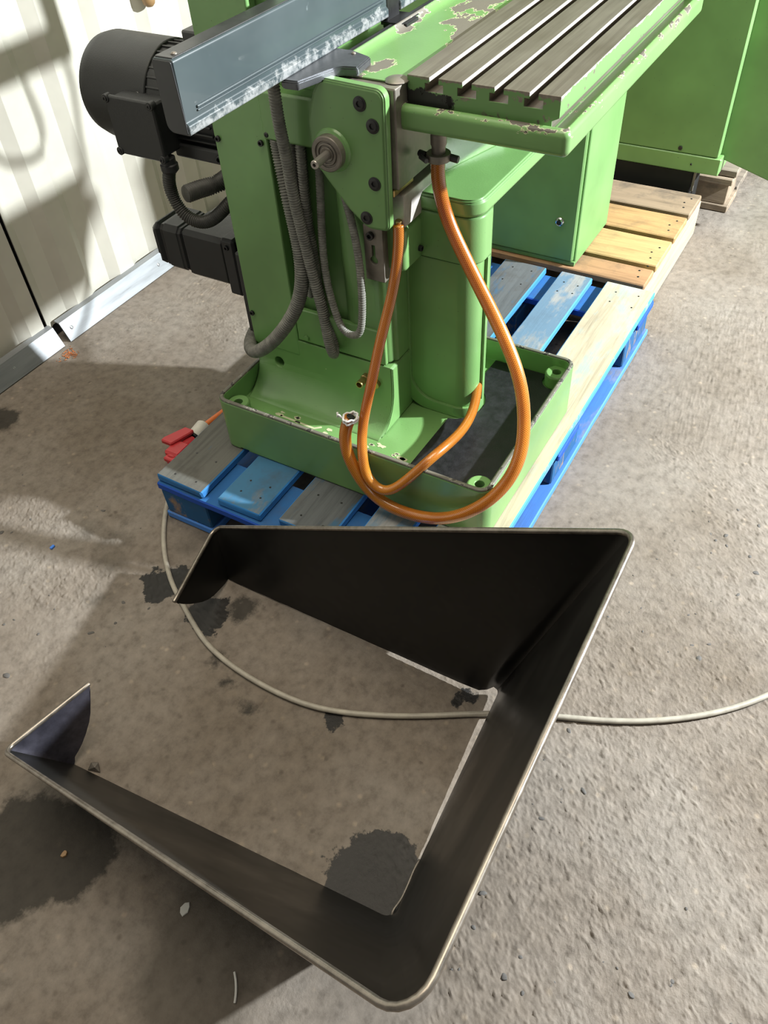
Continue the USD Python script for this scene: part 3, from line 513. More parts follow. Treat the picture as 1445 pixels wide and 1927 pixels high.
# slide
obj('cross_slide', prism(rpoly([(.712, .786), (.712, .957), (.848, .957), (.848, .786)], .002), 'x', 1.2245, 1.75, .002), M_castiron, MM)
obj('slide_gib', prism(rpoly([(.712, .706), (.712, .768), (.84, .768), (.84, .706)], .002), 'x', 1.243, 1.68, .002), M_bright, MM)
obj('slide_core', prism(sg.Polygon([(.735, .70), (.735, .80), (.84, .80), (.84, .70)]), 'x', 1.25, 1.66), M_dark, MM)
obj('gib_key', cbox(1.226, 1.30, .722, .742, .770, .784, .002), M_brass, MM)
cov = [(.718, .9575), (.718, .960), (.826, .960)] + [(.826+.022*math.sin(a), .974-.014*math.cos(a)) for a in np.linspace(.2, 1.45, 6)] + [(.851, .972), (.851, .9575)]
obj('slide_cover', prism(sg.Polygon(cov), 'x', 1.247, 1.75, .0008), M_green_top, MM, label='flaking green slide cover beside the table')
obj('oil_boss', orient(lathe([(0, 0), (.022, 0), (.018, .003), (.008, .0055), (0, .006)], 24), (0, 0, 1), (1.262, .728, .958)), M_castiron, MM)
obj('guide_rail', prism(rpoly([(.852, .950), (.852, .9665), (.872, .9665), (.872, .950)], .002), 'x', 1.245, 1.74), M_dark, MM)
kp = sg.Polygon([(.750, .592), (.792, .592), (.792, .708), (.750, .708)]).difference(sg.Point(.772, .636).buffer(.0085)).difference(sg.Polygon([(.768, .636), (.776, .636), (.776, .668), (.768, .668)]))
obj('key_plate', prism(kp, 'x', 1.222, 1.248), M_castiron, MM, smooth=25)
obj('bolt', socket_bolt((1.222, .776, .688), (-1, 0, 0), .008, .007), M_black, MM)
# knee and pillar
obj('knee_box', rbox(1.240, 1.42, .713, .80, .610, .703, .012), M_green_dark, MM)
obj('grub_bolt', socket_bolt((1.300, .7125, .637), (0, -1, 0), .006, .006), M_black, MM)
def nose(y0, z0, z1, dy=0.0, dx=0.0):
    pts = [(1.31-dx, .775+dy), (1.31-dx, .637)] + [(1.347-(.037+dx)*math.cos(a), .637-(.637-y0)*math.sin(a)) for a in np.linspace(.15, math.pi/2, 9)] + [(1.372, y0), (1.392, y0+.012), (1.42, .66), (1.70, .73), (1.70, .775+dy)]
    return prism(sg.Polygon(pts), 'z', z0, z1)
ml = man(weld(nose(.597, .2285, .615))) ^ man(weld(prism(rpoly([(.55, .255), (.748, .255), (.748, .64), (.55, .64)], [0, .055, 0, 0], 10), 'x', 1.2, 1.75)))
obj('pillar', ml, M_green_dark, MM, smooth=25)
mo = (man(weld(nose(.591, .2285, .615, 0, .007))) ^ man(weld(prism(rpoly([(.55, .2285), (.770, .2285), (.770, .614), (.55, .614)], [0, .07, 0, 0], 10), 'x', 1.2, 1.75)))) - man(weld(prism(rpoly([(.5, .256), (.744, .256), (.744, .70), (.5, .70)], [0, .06, 0, 0], 10), 'x', 1.2, 1.36)))
obj('pillar_skirt', mo, M_green_dark, MM, smooth=25)
def head(y0):
    arc = [(1.345-.037*math.cos(a), .630-(.630-y0)*math.sin(a)) for a in np.linspace(.0, math.pi/2, 9)]
    return arc
hd = head(.590)
obj('pillar_head', prism(sg.Polygon([(1.308, .735)] + hd + [(1.372, .590), (1.392, .603), (1.43, .67), (1.70, .73), (1.70, .735)]), 'z', .616, .7125, .002), M_green_dark, MM, smooth=25)
obj('knee_arm', prism(sg.Polygon([(1.308, .735)] + hd + [(1.66, .585), (1.66, .735)]), 'z', .712, .7465, .006), M_green_dark, MM, smooth=25)
obj('table_saddle', prism(rpoly([(1.400, .714), (1.58, .662), (1.66, .662), (1.66, .735), (1.400, .735)], [.006, .004, 0, 0, 0]), 'z', .744, .885, .003), M_green_dark, MM)
# table
sl = [(.669, .652), (.609, .592), (.552, .536), (.492, .477)]
pts = [(.71, .9155), (.71, .968)]
for a, b in sl: pts += [(a, .968), (a, .9585), (a+.0085, .9585), (a+.0085, .9455), (b-.0085, .9455), (b-.0085, .9585), (b, .9585), (b, .968)]
pts += [(.44, .968), (.44, .936), (.452, .930), (.452, .9155)]
TB = obj('table', prism(sg.Polygon(pts), 'x', 1.2655, 2.02), M_table, MM, label='grey steel table top with four T-shaped slots')
tr = cut(rbox(1.243, 2.035, .413, .722, .883, .926, .0125, 6), cbox(1.2565, 2.023, .4235, .7105, .914, .94, .003))
TR = obj('coolant_trough', tr, M_trough, MM, label='green rounded gutter around the table')
F_ = obj('drain_spigot', orient(lathe([(0, 0), (.022, 0), (.019, -.008), (.0145, -.012), (.0145, -.03), (.0125, -.034), (.0125, -.062), (0, -.062)][::-1], 28), (0, 0, 1), (1.285, .662, .885)), M_castiron, MM)
obj('hose_clamp', orient(lathe([(.0128, 0), (.0215, 0), (.0225, .003), (.0225, .010), (.0215, .013), (.0128, .013)], 36), (0, 0, 1), (1.285, .662, .8265)), M_castiron, F_)
obj('clamp_bolt', cyl((1.258, .672, .833), (1.270, .690, .833), .0045), M_dark, F_)
obj('clamp_bolt', cyl((1.279, .684, .833), (1.284, .700, .833), .006), M_dark, F_)
obj('clamp_bolt', cyl((1.291, .626, .830), (1.290, .642, .832), .0065), M_dark, F_)
# grey guard above the slide
gp = rpoly([(.8815, 1.078), (.9185, 1.078), (.9185, .975), (.877, .975), (.877, .9885), (.8815, .993)], [.004, .004, .014, .003, .002, .001])
G_ = obj('splash_guard', prism(gp, 'x', .905, 1.500, .002), M_guard, MM, label='grey blue sheet metal guard beam, scuffed white along its lower lip')
obj('rolled_bead', join(rbox(.935, 1.485, .8785, .884, 1.0045, 1.0095, .0024, 3), rbox(.935, 1.488, .879, .884, 1.0005, 1.0035, .0014, 3)), M_guard, G_)
obj('end_cap', prism(rpoly([(.883, 1.0765), (.917, 1.0765), (.917, .977), (.879, .977)], [.003, .003, .013, .003]), 'x', .9035, .9055), M_dark, G_)
obj('top_cap', cbox(.91, 1.498, .8845, .9165, 1.0775, 1.0795, .0008), M_dark, G_)
for x in (.925, 1.262): obj('screw', pan_screw((x, .893, 1.0795), (0, 0, 1), .0045, .003), M_castiron, G_)
G2 = obj('splash_guard', prism(gp, 'x', 1.545, 1.74, .002), M_guard, MM)
K_ = obj('guard_clip', join(cbox(1.499, 1.547, .8805, .892, .955, 1.12, .002), cbox(1.492, 1.56, .845, .892, .963, .969, .001), cbox(1.497, 1.545, .838, .848, .955, .968, .001)), M_black, MM)
bk = rpoly([(1.148, .885), (1.150, .852), (1.236, .825), (1.243, .792), (1.300, .800), (1.318, .845), (1.318, .885)], [.004, .006, .02, .006, .006, .015, .004], 5)
obj('guard_bracket', prism(bk, 'z', .9605, .9755, .004), flat('bracket_steel', (.11, .115, .125), rough=.3, metal=.6, var=.2), MM)
obj('bracket_screw', pan_screw((1.30, .835, .9755), (0, 0, 1), .004, .003), M_castiron, MM)

# spindle motor on the far side
MT = obj('spindle_motor', None or prism(sg.Polygon([(1.365+(.0885 if k % 2 else .1005)*math.cos(2*math.pi*(k//2*2+(k % 2)*.0+(.9 if k % 4 > 1 else 0))/68), .822+(.0885 if k % 4 in (0, 3) else .1005)*math.sin(2*math.pi*k/68)) for k in range(68)]).convex_hull, 'y', 1.16, 1.40), M_motor, MM, label='black electric motor with ribbed body and fan cover')
fins = []
for k in range(34):
    a = 2*math.pi*k/34; b = cbox(-.0022, .0022, 1.165, 1.395, .08, .1045, .0006)
    T_ = trimesh.transformations.rotation_matrix(a, [0, 1, 0]); b.apply_transform(T_); b.apply_translation((1.365, 0, .822)); fins.append(b)
for b in fins: obj('cooling_fin', b, M_motor, MT)
obj('fan_cover', orient(lathe([(.1, .0), (.1055, .0), (.1075, .002), (.1075, .165), (.101, .190), (.086, .202), (.05, .206), (0, .206)], 56), (0, 1, 0), (1.365, 1.326, .822)), M_motor, MT)
obj('cover_screw', pan_screw((1.263, 1.345, .855), (-1, 0, .35), .005, .003), M_black, MT)
tb = join(cbox(1.222, 1.31, 1.268, 1.385, .752, .858, .004), cbox(1.214, 1.226, 1.262, 1.392, .746, .864, .003))
TX = obj('terminal_box', tb, M_motor, MT)
for (y, z) in ((1.386, .858), (1.268, .858), (1.386, .752), (1.268, .752)):
    obj('lid_ear', cyl((1.226, y, z), (1.2115, y, z), .0085), M_motor, TX)
    obj('lid_screw', socket_bolt((1.2115, y, z), (-1, 0, 0), .005, .002), M_black, TX)
obj('cable_gland', orient(lathe([(0, 0), (.016, 0), (.016, -.012), (.019, -.014), (.019, -.026), (.013, -.032), (0, -.032)][::-1], 6+12), (0, 0, 1), (1.236, 1.276, .748)), M_motor, TX)
obj('motor_bracket', join(cbox(1.27, 1.46, 1.119, 1.285, .735, .765, .004), cbox(1.285, 1.45, 1.119, 1.175, .70, .92, .004)), M_motor, MT)
obj('bracket_bolt', socket_bolt((1.27, 1.16, .75), (-1, 0, 0), .009, .008), M_black, MT)
# feed motor
FM = obj('feed_motor', cbox(1.272, 1.385, 1.205, 1.336, .438, .556, .010), M_motor, MM, label='black square feed motor with stepped end housing')
obj('motor_housing', cbox(1.274, 1.383, 1.338, 1.402, .440, .554, .012), M_motor, FM)
obj('end_housing', join(cbox(1.276, 1.381, 1.404, 1.432, .444, .550, .012), cbox(1.284, 1.373, 1.41, 1.447, .455, .540, .014)), M_motor, FM)
obj('seam', cbox(1.276, 1.381, 1.330, 1.41, .443, .551, .010), M_black, FM)
obj('mounting_flange', join(cbox(1.262, 1.40, 1.168, 1.206, .425, .568, .006), cbox(1.28, 1.385, 1.119, 1.17, .44, .55, .004)), M_motor, FM)
obj('flange_bolt', socket_bolt((1.2625, 1.188, .548), (-1, 0, 0), .006, .005), M_black, FM)
obj('drain_screw', socket_bolt((1.300, 1.39, .440), (-.5, 0, -.9), .007, .006), M_black, FM)
obj('side_housing', join(cbox(1.236, 1.40, 1.1215, 1.146, .330, .560, .004), cbox(1.240, 1.40, 1.1215, 1.138, .55, .70, .004)), M_motor, MM)

# conduits and hoses
def ridged(path, r, pitch=.0052, depth=.11, sides=14):
    p = spline(path, pitch/4); n = len(p); k = np.arange(n)
    return tube(p, r*(1+depth*np.sin(2*math.pi*k/4)*1.0), sides)
def conduit(name, path, r, m=M_conduit, label=None, parent=MM, **k): return obj(name, ridged(path, r, **k), m, parent, smooth=True, label=label)
conduit('flexible_conduit', [(1.170, .921, .985), (1.170, .918, .940), (1.172, .919, .90), (1.180, .920, .835), (1.185, .919, .753), (1.190, .912, .666), (1.190, .899, .575), (1.190, .886, .490), (1.192, .8795, .415), (1.200, .879, .396), (1.212, .885, .400), (1.222, .896, .43), (1.228, .915, .492), (1.232, .928, .604), (1.235, .931, .70), (1.24, .93, .83)], .0105)
conduit('flexible_conduit', [(1.225, .969, .84), (1.220, .964, .792), (1.205, .946, .729), (1.200, .935, .656), (1.190, .928, .592), (1.180, .939, .527), (1.165, .969, .468), (1.155, 1.014, .413), (1.160, 1.063, .372), (1.188, 1.108, .348), (1.225, 1.136, .342), (1.255, 1.142, .352)], .0140, label='thickest grey conduit, curling round the column foot')
conduit('flexible_conduit', [(1.232, .945, .838), (1.232, .944, .70), (1.236, .945, .56), (1.24, .95, .5)], .0085)
conduit('flexible_conduit', [(1.225, .918, .838), (1.222, .919, .778), (1.222, .921, .704), (1.225, .918, .624), (1.235, .924, .531), (1.245, .93, .48)], .0085)
conduit('flexible_conduit', [(1.232, .886, .838), (1.228, .885, .774), (1.215, .884, .682), (1.205, .879, .584), (1.195, .858, .508), (1.190, .832, .471), (1.190, .806, .474), (1.195, .794, .513), (1.203, .794, .593), (1.212, .805, .677), (1.217, .822, .749), (1.219, .832, .785)], .0078, label='thin grey conduit hanging in a U-shaped loop', depth=.05)
conduit('motor_conduit', [(1.236, 1.276, .725), (1.233, 1.284, .700), (1.235, 1.286, .661), (1.235, 1.261, .623), (1.240, 1.223, .613), (1.245, 1.177, .636), (1.255, 1.138, .672)], .0128, M_conduit_dark)
conduit('motor_conduit', [(1.262, 1.125, .742), (1.258, 1.142, .720), (1.245, 1.166, .706), (1.215, 1.180, .707), (1.185, 1.188, .709), (1.178, 1.190, .7095)], .0165, M_conduit_dark)
def hose(path, r, label):
    m, uv = tube(spline(path, .004), r, 20, uv=True)
    return obj('coolant_hose', m, M_hose, MM, smooth=True, uv=uv, label=label)
H1 = hose([(1.285, .662, .834), (1.285, .663, .798), (1.283, .647, .732), (1.270, .602, .663), (1.250, .546, .597), (1.220, .487, .537), (1.190, .439, .473), (1.160, .413, .412), (1.120, .401, .351), (1.080, .419, .289), (1.045, .464, .239), (1.032, .530, .195), (1.028, .605, .177), (1.028, .681, .190), (1.030, .730, .242), (1.035, .754, .298), (1.045, .759, .337), (1.055, .750, .370)], .0132, 'thicker amber hose from the table gutter, looping in front of the base')
H2 = hose([(1.236, .722, .714), (1.225, .718, .670), (1.200, .721, .591), (1.160, .730, .502), (1.110, .731, .416), (1.070, .733, .331), (1.040, .718, .286), (1.026, .698, .244), (1.026, .664, .224), (1.045, .619, .255), (1.085, .58, .300), (1.2, .567, .29), (1.320, .588, .285), (1.400, .622, .310), (1.450, .655, .34), (1.500, .69, .363)], .0108, 'thinner amber hose from the slide, looping behind the pillar')
obj('hose_nozzle', cyl((1.238, .7225, .708), (1.237, .722, .722), .007), M_brass, MM)
cl = [tube(np.array([(1.055+.016*math.cos(a)+.002*math.sin(7*a), .750+.014*math.sin(a), .366+.007*k+.002*math.cos(3*a+k)) for a in np.linspace(0, 2*math.pi, 28)]), .0026, 8) for k in (0, 1)]
cl += [tube(spline([(1.045, .765, .372), (1.043, .772, .379), (1.047, .776, .370), (1.05, .778, .378)], .002), .0024, 8)]
obj('wire_clamp', trimesh.util.concatenate(cl), M_white, H1.replace('zzz', ''), smooth=True, label='twisted white wire clamp at the hose end')
obj('hose_bore', cyl((1.0555, .7498, .3715), (1.0562, .749, .3735), .0095), M_black, H1)
obj('brass_pipe', orient(lathe([(0, 0), (.0105, 0), (.0105, .012), (.0085, .013), (.0085, .036), (.0066, .036), (.006, .02), (0, .02)], 24), (-1, 0, .02), (1.224, .812, .340)), M_brass, MM)
obj('pipe_plug', cyl((1.224, .786, .332), (1.212, .786, .332), .010), M_brass, MM)
obj('hexagon_bolt', orient(lathe([(0, 0), (.007, 0), (.007, .004), (0, .004)], 6), (-1, 0, 0), (1.2225, .965, .398)), M_green_dark, MM)

obj('pendant_arm', join(cbox(1.56, 2.012, .975, 1.02, 1.075, 1.135, .006), cbox(1.962, 2.008, .975, 1.02, 1.10, 1.50, .006)), M_dark, MM)
obj('pendant_cable', tube(spline([(1.72, 1.0, 1.08), (1.735, 1.0, 1.0), (1.765, 1.0, .945), (1.82, 1.0, .925), (1.87, 1.0, .95), (1.882, 1.0, 1.0), (1.875, 1.0, 1.08)], .006), .008, 10), M_conduit_dark, MM, smooth=True)
obj('pendant_cable', tube(spline([(1.975, 1.0, 1.08), (1.974, 1.0, 1.0), (1.955, 1.0, .92), (1.939, 1.0, .838), (1.91, 1.0, .76), (1.884, 1.0, .68), (1.84, 1.0, .60), (1.70, 1.0, .50), (1.57, 1.0, .45)], .006), .007, 10), M_conduit_dark, MM, smooth=True)
obj('limit_switch', cbox(1.278, 1.345, 1.122, 1.205, .955, .982, .003), M_dark, MM)
# mat lying in the base
mt = sg.Polygon([(1.074, .4535), (1.540, .4535), (1.540, .636), (1.09, .648), (1.074, .64)]).difference(sg.Point(1.522, .472).buffer(.031)).difference(sg.Point(1.10, .474).buffer(.031)).difference(sg.Point(1.36, .66).buffer(.072))
obj('rubber_mat', prism(mt if mt.geom_type == 'Polygon' else max(mt.geoms, key=lambda g: g.area), 'z', .2285, .2325, .001), M_rubber, label='thin black rubber mat lying in the right side of the green machine base', cat='mat')

# ================================================================ pallets
BP = thing('blue_pallet', 'worn blue wooden pallet with a bare cream outer board, under the milling machine', 'pallet', (1.52, .81, 0))
top = [(.405, .550, 'cream', .898, 2.150), (.592, .690, 'light', .90, 2.147), (.737, .872, 'grey', .903, 2.145), (.915, 1.035, 'blue', .892, 2.138), (1.078, 1.216, 'dark', .889, 2.138)]
for i, (y0, y1, k, x0, x1) in enumerate(top):
    b = obj('top_board', rough_plank(x0, x1, y0, y1, .1225, .1435, .0012, .02, 3+i, chip=.012), M_bw[k], BP, smooth=35, label={'cream': 'bare cream-coloured board', 'blue': 'blue painted board', 'dark': 'grimy grey board with blue edges'}.get(k))
    for xx in (x0+.04, x0+.10, x1-.05, x1-.11):
        for yy in (.25, .7):
            if (i < 3 and xx > 1.6) or (i >= 2 and xx < 1.1): obj('nail', cyl((xx+.012*math.sin(9*i+40*xx+yy), y0+(y1-y0)*yy, .1420), (xx+.012*math.sin(9*i+40*xx+yy), y0+(y1-y0)*yy, .1442), .0026, 8), M_black, b)
for i, (x0, x1) in enumerate(((.888, 1.03), (1.40, 1.54), (2.0, 2.142))):
    obj('cross_board', rough_plank(x0, x1, .402, 1.218, .1005, .1215, .0012, .03, 20+i), M_bw['cross'], BP, smooth=35)
bi = 0
for (x0, x1) in ((.892, 1.035), (1.395, 1.57), (1.925, 2.14)):
    for (y0, y1) in ((.412, .55), (.74, .88), (1.075, 1.214)):
        m = rough_plank(x0, x1, y0, y1, .0235, .0995, .003, .02, 40+bi); bi += 1
        obj('block', m, M_bw['block'], BP, smooth=30)
for i, (y0, y1) in enumerate(((.402, .552), (.735, .885), (1.07, 1.218))):
    obj('bottom_board', rough_plank(.89, 2.145, y0, y1, .001, .0225, .0012, .03, 60+i), M_bw['bottom'], BP, smooth=35)
obj('splinter', hull([(.905, 1.145, .024), (.928, 1.118, .022), (.893, 1.122, .022), (.900, 1.140, .050), (.897, 1.125, .046), (.92, 1.13, .05)]), wood('fresh_splinter', (.42, .27, .12)), BP)

YP = thing('wooden_pallet', 'unpainted yellowish wooden pallet under the grey-locked green cabinet', 'pallet', (2.49, .86, 0))
for i, (x0, x1, k) in enumerate(((2.166, 2.262, 3), (2.285, 2.448, 0), (2.472, 2.617, 1), (2.640, 2.790, 2))):
    b = obj('top_board', rough_plank(x0, x1, .4435, 1.27, .1225, .1445, .0012, .03, 80+i), M_yw[k], YP, smooth=35)
    for (dx, y) in ((.04, .475), (.11, .468), (.075, .482)):
        obj('nail', cyl((x0+dx, y, .1432), (x0+dx, y, .1452), .0035, 8), M_black, b)
for i, y in enumerate((.4435, .83, 1.225)): obj('stringer', rough_plank(2.164, 2.800, y, y+.042, .0005, .122, .001, .04, 90+i), M_stringer, YP, smooth=35)

WP = thing('weathered_pallet', 'grey weathered pallet corner under the far green machine', 'pallet', (3.3, .75, 0))
for i, (z0, z1, x0, y0, k) in enumerate(((.001, .026, 2.992, .380, 0), (.101, .124, 2.985, .384, 0), (.1255, .149, 3.0, .378, 1))):
    obj('board', rough_plank(x0, x0+.145, y0, 1.15, z0, z1, .002, .03, 100+i), M_old[k], WP, smooth=35)
    obj('board', rough_plank(x0+.17, x0+.33, y0+.004, 1.15, z0, z1, .002, .03, 110+i), M_old[1-k], WP, smooth=35)
obj('block', rough_plank(2.998, 3.14, .392, .53, .027, .100, .004, .02, 120), M_old[0], WP, smooth=30)
obj('block', rough_plank(2.998, 3.14, .78, .92, .027, .100, .004, .02, 121), M_old[0], WP, smooth=30)
BB = thing('skid_beam', 'black steel beam under the far green machine', 'beam', (2.9, .9, 0))
obj('beam', cbox(2.836, 2.96, .494, 1.45, .0005, .1985, .006), M_void, BB)
obj('end_lip', cbox(2.834, 2.84, .486, .494, .13, .1985, .001), M_castiron, BB)

# ================================================================ cabinets
EC = thing('electrical_cabinet', 'green steel cabinet with a round chrome lock, standing on the unpainted pallet', 'cabinet', (2.32, .86, .145))
obj('body', cbox(2.190, 2.474, .665, 1.06, .1455, .93, .003), M_cabinet, EC)
D_ = obj('door', cbox(2.174, 2.1895, .671, 1.05, .160, .92, .005), M_cabinet, EC)
obj('plinth', cbox(2.180, 2.1895, .665, 1.06, .1455, .1585, .001), M_cabinet, EC)
lk = obj('lock', orient(lathe([(0, 0), (.0135, 0), (.0135, .003), (.011, .007), (.0075, .008), (.0072, .004), (0, .004)], 32), (-1, 0, 0), (2.174, .722, .281)), M_chrome, D_, label='round chrome lock')
obj('keyway', orient(lathe([(0, .003), (.0068, .003), (.0068, .0062), (0, .0062)], 20), (-1, 0, 0), (2.174, .722, .281)), M_black, lk)
FMc = thing('far_machine', 'large green machine enclosure at the right edge, raised on a black beam', 'machine', (3.2, 1.0, .2))
obj('body', cbox(2.822, 3.75, .427, 1.75, .2565, 1.75, .003), M_cabinet, FMc)
obj('plinth', cut(cbox(2.820, 3.70, .415, 1.75, .1995, .2555, .003), cyl((2.7, .553, .2401), (2.84, .553, .2401), .001)), M_green_dark, FMc)
for (y, z, r) in ((.553, .272, .007), (.507, .226, .003)): obj('bolt', socket_bolt((2.8215 if z > .25 else 2.82, y, z), (-1, 0, 0), r, .003), M_black, FMc)
obj('side_guard', prism(sg.Polygon([(.432, .244), (.215, .182), (.215, 1.72), (.432, 1.72)]), 'x', 2.862, 2.884, .003), M_cabinet, FMc, label='flat green guard plate at the right edge with a slanting lower edge')

# ================================================================ the black tray on the floor
TY = thing('chip_tray', 'black bottomless sheet metal tray with a bare rolled rim, lying on the floor', 'tray', (.56, .6, 0))
A2, A1, B1, C1, D1, D2 = map(np.array, ((.627, .939, .130), (.833, .993, .130), (.781, .103, .620), (.132, .097, .605), (.218, .991, .135), (.396, .954, .135)))
Ab, Bb, Cb, Db = map(np.array, ((.799, .961, .001), (.822, .287, .013), (.342, .267, .001), (.287, .947, .001)))
def fillet3(a, p, b, r, n=7):
    u, v = (a-p)/np.linalg.norm(a-p), (b-p)/np.linalg.norm(b-p); th = math.acos(u@v); t = r/math.tan(th/2); c = p + (u+v)/np.linalg.norm(u+v)*r/math.sin(th/2)
    s, e = p+u*t-c, p+v*t-c; w = math.acos(np.clip(s@e/(r*r), -1, 1))
    return np.array([c + (s*math.sin((1-k)*w)+e*math.sin(k*w))/math.sin(w) for k in np.linspace(0, 1, n)])
tA, tB, tC, tD = fillet3(A2, A1, B1, .020), fillet3(A1, B1, C1, .030), fillet3(B1, C1, D1, .040), fillet3(C1, D1, D2, .018)
bB, bC = fillet3(Ab, Bb, Cb, .018), fillet3(Bb, Cb, Db, .020)
bB[:, 2] = np.maximum(bB[:, 2], .012)
def sheet(tp, bt, nu=24, nv=10, th=.0022, rag=0.0, seed=0):
    """Sheet between an upper and a lower line (equal counts), with thickness."""
    tp, bt = np.asarray(tp), np.asarray(bt)
    def res(q):
        L = np.r_[0, np.cumsum(np.linalg.norm(np.diff(q, axis=0), axis=1))]; s = np.linspace(0, 1, nu*2)
        return q
    n = len(tp); f = np.linspace(0, 1, nv)[:, None, None]
    G = tp[None]*(1-f) + bt[None]*f
    if rag: G[-1, :, 2] += rag*meshkit.noise(bt*55, seed=seed)
    du = np.gradient(G, axis=1); dvv = np.gradient(G, axis=0); N = np.cross(du, dvv); N /= np.linalg.norm(N, axis=2, keepdims=True)
    V = np.vstack([(G+N*th/2).reshape(-1, 3), (G-N*th/2).reshape(-1, 3)]); k = n*nv; F = []
    for i in range(nv-1):
        for j in range(n-1):
            a, b, c, e = i*n+j, i*n+j+1, (i+1)*n+j+1, (i+1)*n+j
            F += [(a, b, c), (a, c, e), (k+a, k+c, k+b), (k+a, k+e, k+c)]
    loop = [j for j in range(n)] + [i*n+n-1 for i in range(1, nv)] + [(nv-1)*n+j for j in range(n-2, -1, -1)] + [i*n for i in range(nv-2, 0, -1)]
    for a, b in zip(loop, loop[1:]+loop[:1]): F += [(a, k+a, k+b), (a, k+b, b)]
    m = trimesh.Trimesh(V, F, process=False); m.fix_normals(); return m
def lin(a, b, n): return np.linspace(a, b, n)
h = 4
far_t = np.vstack([tA[3:], lin(tA[-1], tB[0], 26)[1:-1], tB[:4]])
fb0 = np.array([Ab*(1-.1*k/3)+Bb*.0+Ab*(.1*k/3) for k in range(4)])
fl = np.vstack([lin(Ab, (.798, .935, .001), 4), lin((.798, .935, .001), (.799, .345, .008), 26)[1:-1], [(.800, .325, .010), (.806, .310, .016), (.815, .300, .020), bB[3]]])
obj('far_wall', sheet(far_t, fl, rag=.002, seed=3), M_tray, TY, smooth=25)
obj('right_wall', sheet(np.vstack([tB[3:], lin(tB[-1], tC[0], 22)[1:-1], tC[:4]]), np.vstack([bB[3:], lin(bB[-1], bC[0], 22)[1:-1], bC[:4]]), rag=.003, seed=5), M_tray, TY, smooth=25)
obj('near_wall', sheet(np.vstack([tC[3:], lin(tC[-1], tD[0], 26)[1:-1], tD[:4]]), np.vstack([bC[3:], lin(bC[-1], (.2885, .93, .001), 26)[1:-1], lin((.2885, .93, .001), Db, 4)]), rag=.002, seed=7), M_tray, TY, smooth=25)
fa = np.array([(.799, .961, .001), (.780, .956, .005), (.756, .952, .012), (.735, .948, .020), (.714, .944, .032), (.695, .942, .046), (.678, .940, .062), (.660, .939, .081), (.644, .938, .100), (.634, .938, .116)])
ta = np.vstack([tA[3::-1], lin(tA[0], A2, 7)[1:]])
obj('end_flap', sheet(ta, fa, rag=.004, seed=9), M_tray, TY, smooth=25, label='far torn end flap')
fd = np.array([(.287, .947, .001), (.292, .947, .006), (.297, .948, .015), (.309, .947, .022), (.321, .946, .029), (.338, .946, .044), (.354, .946, .060), (.366, .947, .076), (.378, .949, .098), (.390, .952, .122)])
td = np.vstack([tD[3:], lin(tD[-1], D2, 7)[1:]])
obj('end_flap', sheet(td, fd, rag=.003, seed=11), flat('oily_dark_sheet', (.075, .073, .095), rough=.3, metal=.6, var=.35, scale=25), TY, smooth=25, label='near torn end flap with a bluish oily sheen')
rp = np.vstack([lin(A2, tA[0], 12)[:-1], tA, lin(tA[-1], tB[0], 60)[1:-1], tB, lin(tB[-1], tC[0], 50)[1:-1], tC, lin(tC[-1], tD[0], 60)[1:-1], tD, lin(tD[-1], D2, 10)[1:]])
obj('rolled_rim', tube(rp, .0046, 12), M_trayrim, TY, smooth=True, label='bare grey rolled rim')
obj('torn_tab', hull([(.292, .915, .002), (.300, .890, .002), (.312, .902, .012), (.305, .915, .010), (.30, .90, .014)]), M_castiron, TY)
obj('grinding_burr', tube(spline([(.345, .269, .004), (.352, .272, .008), (.372, .27, .007), (.41, .2715, .006), (.45, .273, .004)], .004), .0022, 6), M_castiron, TY, smooth=True)

hm = orient(lathe([(0, 0), (.010, .002), (.017, .009), (.020, .02), (.0205, .05), (.019, .2), (.018, .60), (0, .60)], 28), (0, 0, 1), (2.036, 2.020, .757))
obj('wooden_club', hm, M_tan, smooth=40, label='round-ended tan wooden club hanging against the cream wall at the top of the picture', cat='wooden club')
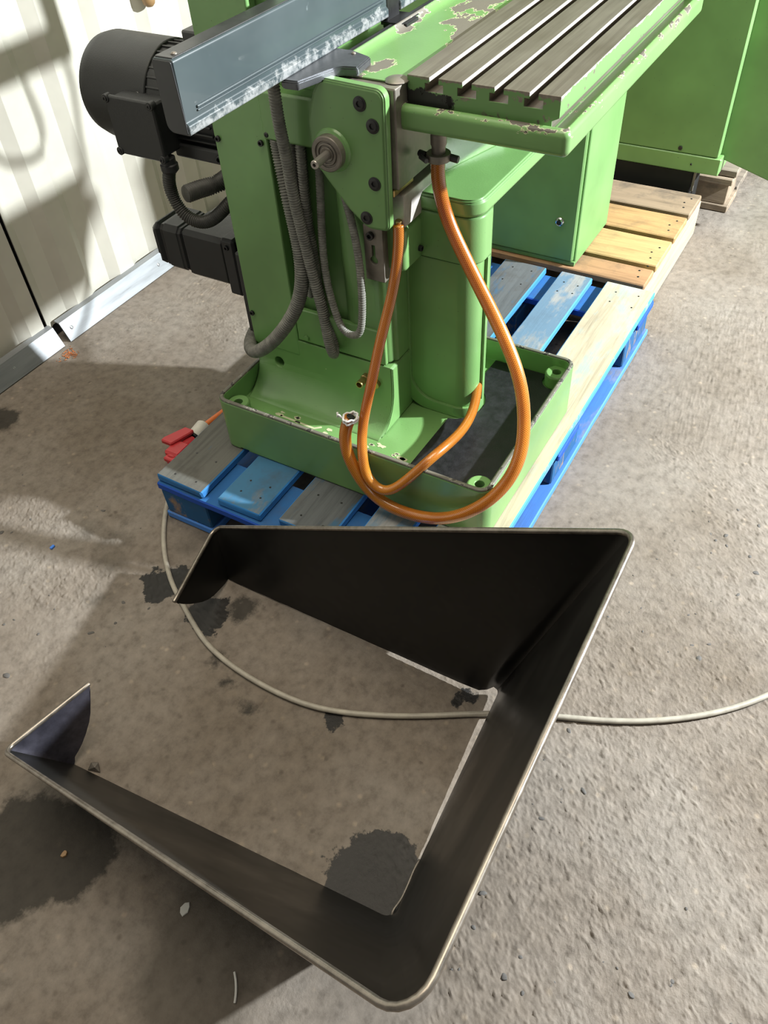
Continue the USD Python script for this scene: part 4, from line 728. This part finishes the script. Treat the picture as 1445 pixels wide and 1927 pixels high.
# ================================================================ cables and small things on the floor
cp = CABLE; cz = np.full(len(cp), .0062); obj('power_cable', tube(np.c_[cp, cz], .0058, 14), M_cable, smooth=True, label='beige power cable curving across the floor and under the black tray', cat='cable')
RP = thing('power_plug', 'red and grey power plug with an orange cord at the blue pallet corner', 'plug', (1.08, 1.33, 0))
obj('body', join(cbox(1.035, 1.090, 1.295, 1.345, .001, .052, .006), cyl((1.03, 1.318, .026), (1.12, 1.322, .026), .022)), M_red, RP)
obj('lever', hull(np.vstack([cbox(1.060, 1.075, 1.335, 1.372, .046, .060, .003).vertices, cbox(1.115, 1.130, 1.315, 1.345, .050, .062, .003).vertices])), M_red, RP)
obj('latch', cbox(1.02, 1.05, 1.300, 1.335, .030, .044, .003), M_red, RP)
obj('seal', cyl((1.122, 1.322, .03), (1.130, 1.323, .03), .021), M_black, RP)
obj('cord_nut', cyl((1.128, 1.323, .03), (1.180, 1.330, .03), .021), M_cream, RP)
obj('cord', tube(spline([(1.175, 1.329, .028), (1.22, 1.332, .02), (1.30, 1.328, .012), (1.40, 1.318, .010), (1.55, 1.33, .010), (1.75, 1.4, .010)], .006), .0095, 14), M_orange, RP, smooth=True)
def flake(x, y, r, z=.003, seed=0):
    a = np.linspace(0, 2*math.pi, 8)[:-1]; rr = r*(.6+.7*meshkit.noise(np.stack([np.cos(a)*2, np.sin(a)*2, np.full(7, seed*3.3)], 1)))
    return hull(np.vstack([np.stack([x+rr*np.cos(a), y+rr*np.sin(a)*.7, np.full(7, .0005)], 1), np.stack([x+.9*rr*np.cos(a), y+.63*rr*np.sin(a), np.full(7, z)], 1)]))
obj('paper_scrap', flake(.187, .586, .012, .0025, 1), M_paper, label='small pale scrap of paper on the dark floor below the tray', cat='scrap')
obj('plastic_bit', cbox(.671, .683, 1.402, 1.409, .0005, .006, .001), M_blueplastic, label='tiny blue plastic bit on the lit floor at the left', cat='plastic bit')
obj('orange_chip', flake(.154, .838, .008, .004, 4), M_tan, label='small orange-brown chip on the dark oil patch', cat='chip')
obj('wood_sliver', tube(spline([(.115, .425, .003), (.135, .437, .005), (.15, .452, .003)], .004), .002, 6), M_paper, smooth=True, label='curled pale sliver on the floor by the tray shadow', cat='sliver')
cs = []
for k in range(90):
    x, y = 1.288+RNG.normal(0, .016), 1.955+RNG.normal(0, .013); a = RNG.uniform(0, 6.28); l = RNG.uniform(.003, .008)
    cs.append(cbox(-l/2, l/2, -.0008, .0008, 0, .0014, .0003)); cs[-1].apply_transform(trimesh.transformations.rotation_matrix(a, [0, 0, 1])); cs[-1].apply_translation((x, y, .0006+.001*RNG.random()))
obj('copper_swarf', cs, M_copper, smooth=False, label='scatter of copper-coloured metal shavings near the kick plate', cat='metal shavings', kind='stuff')
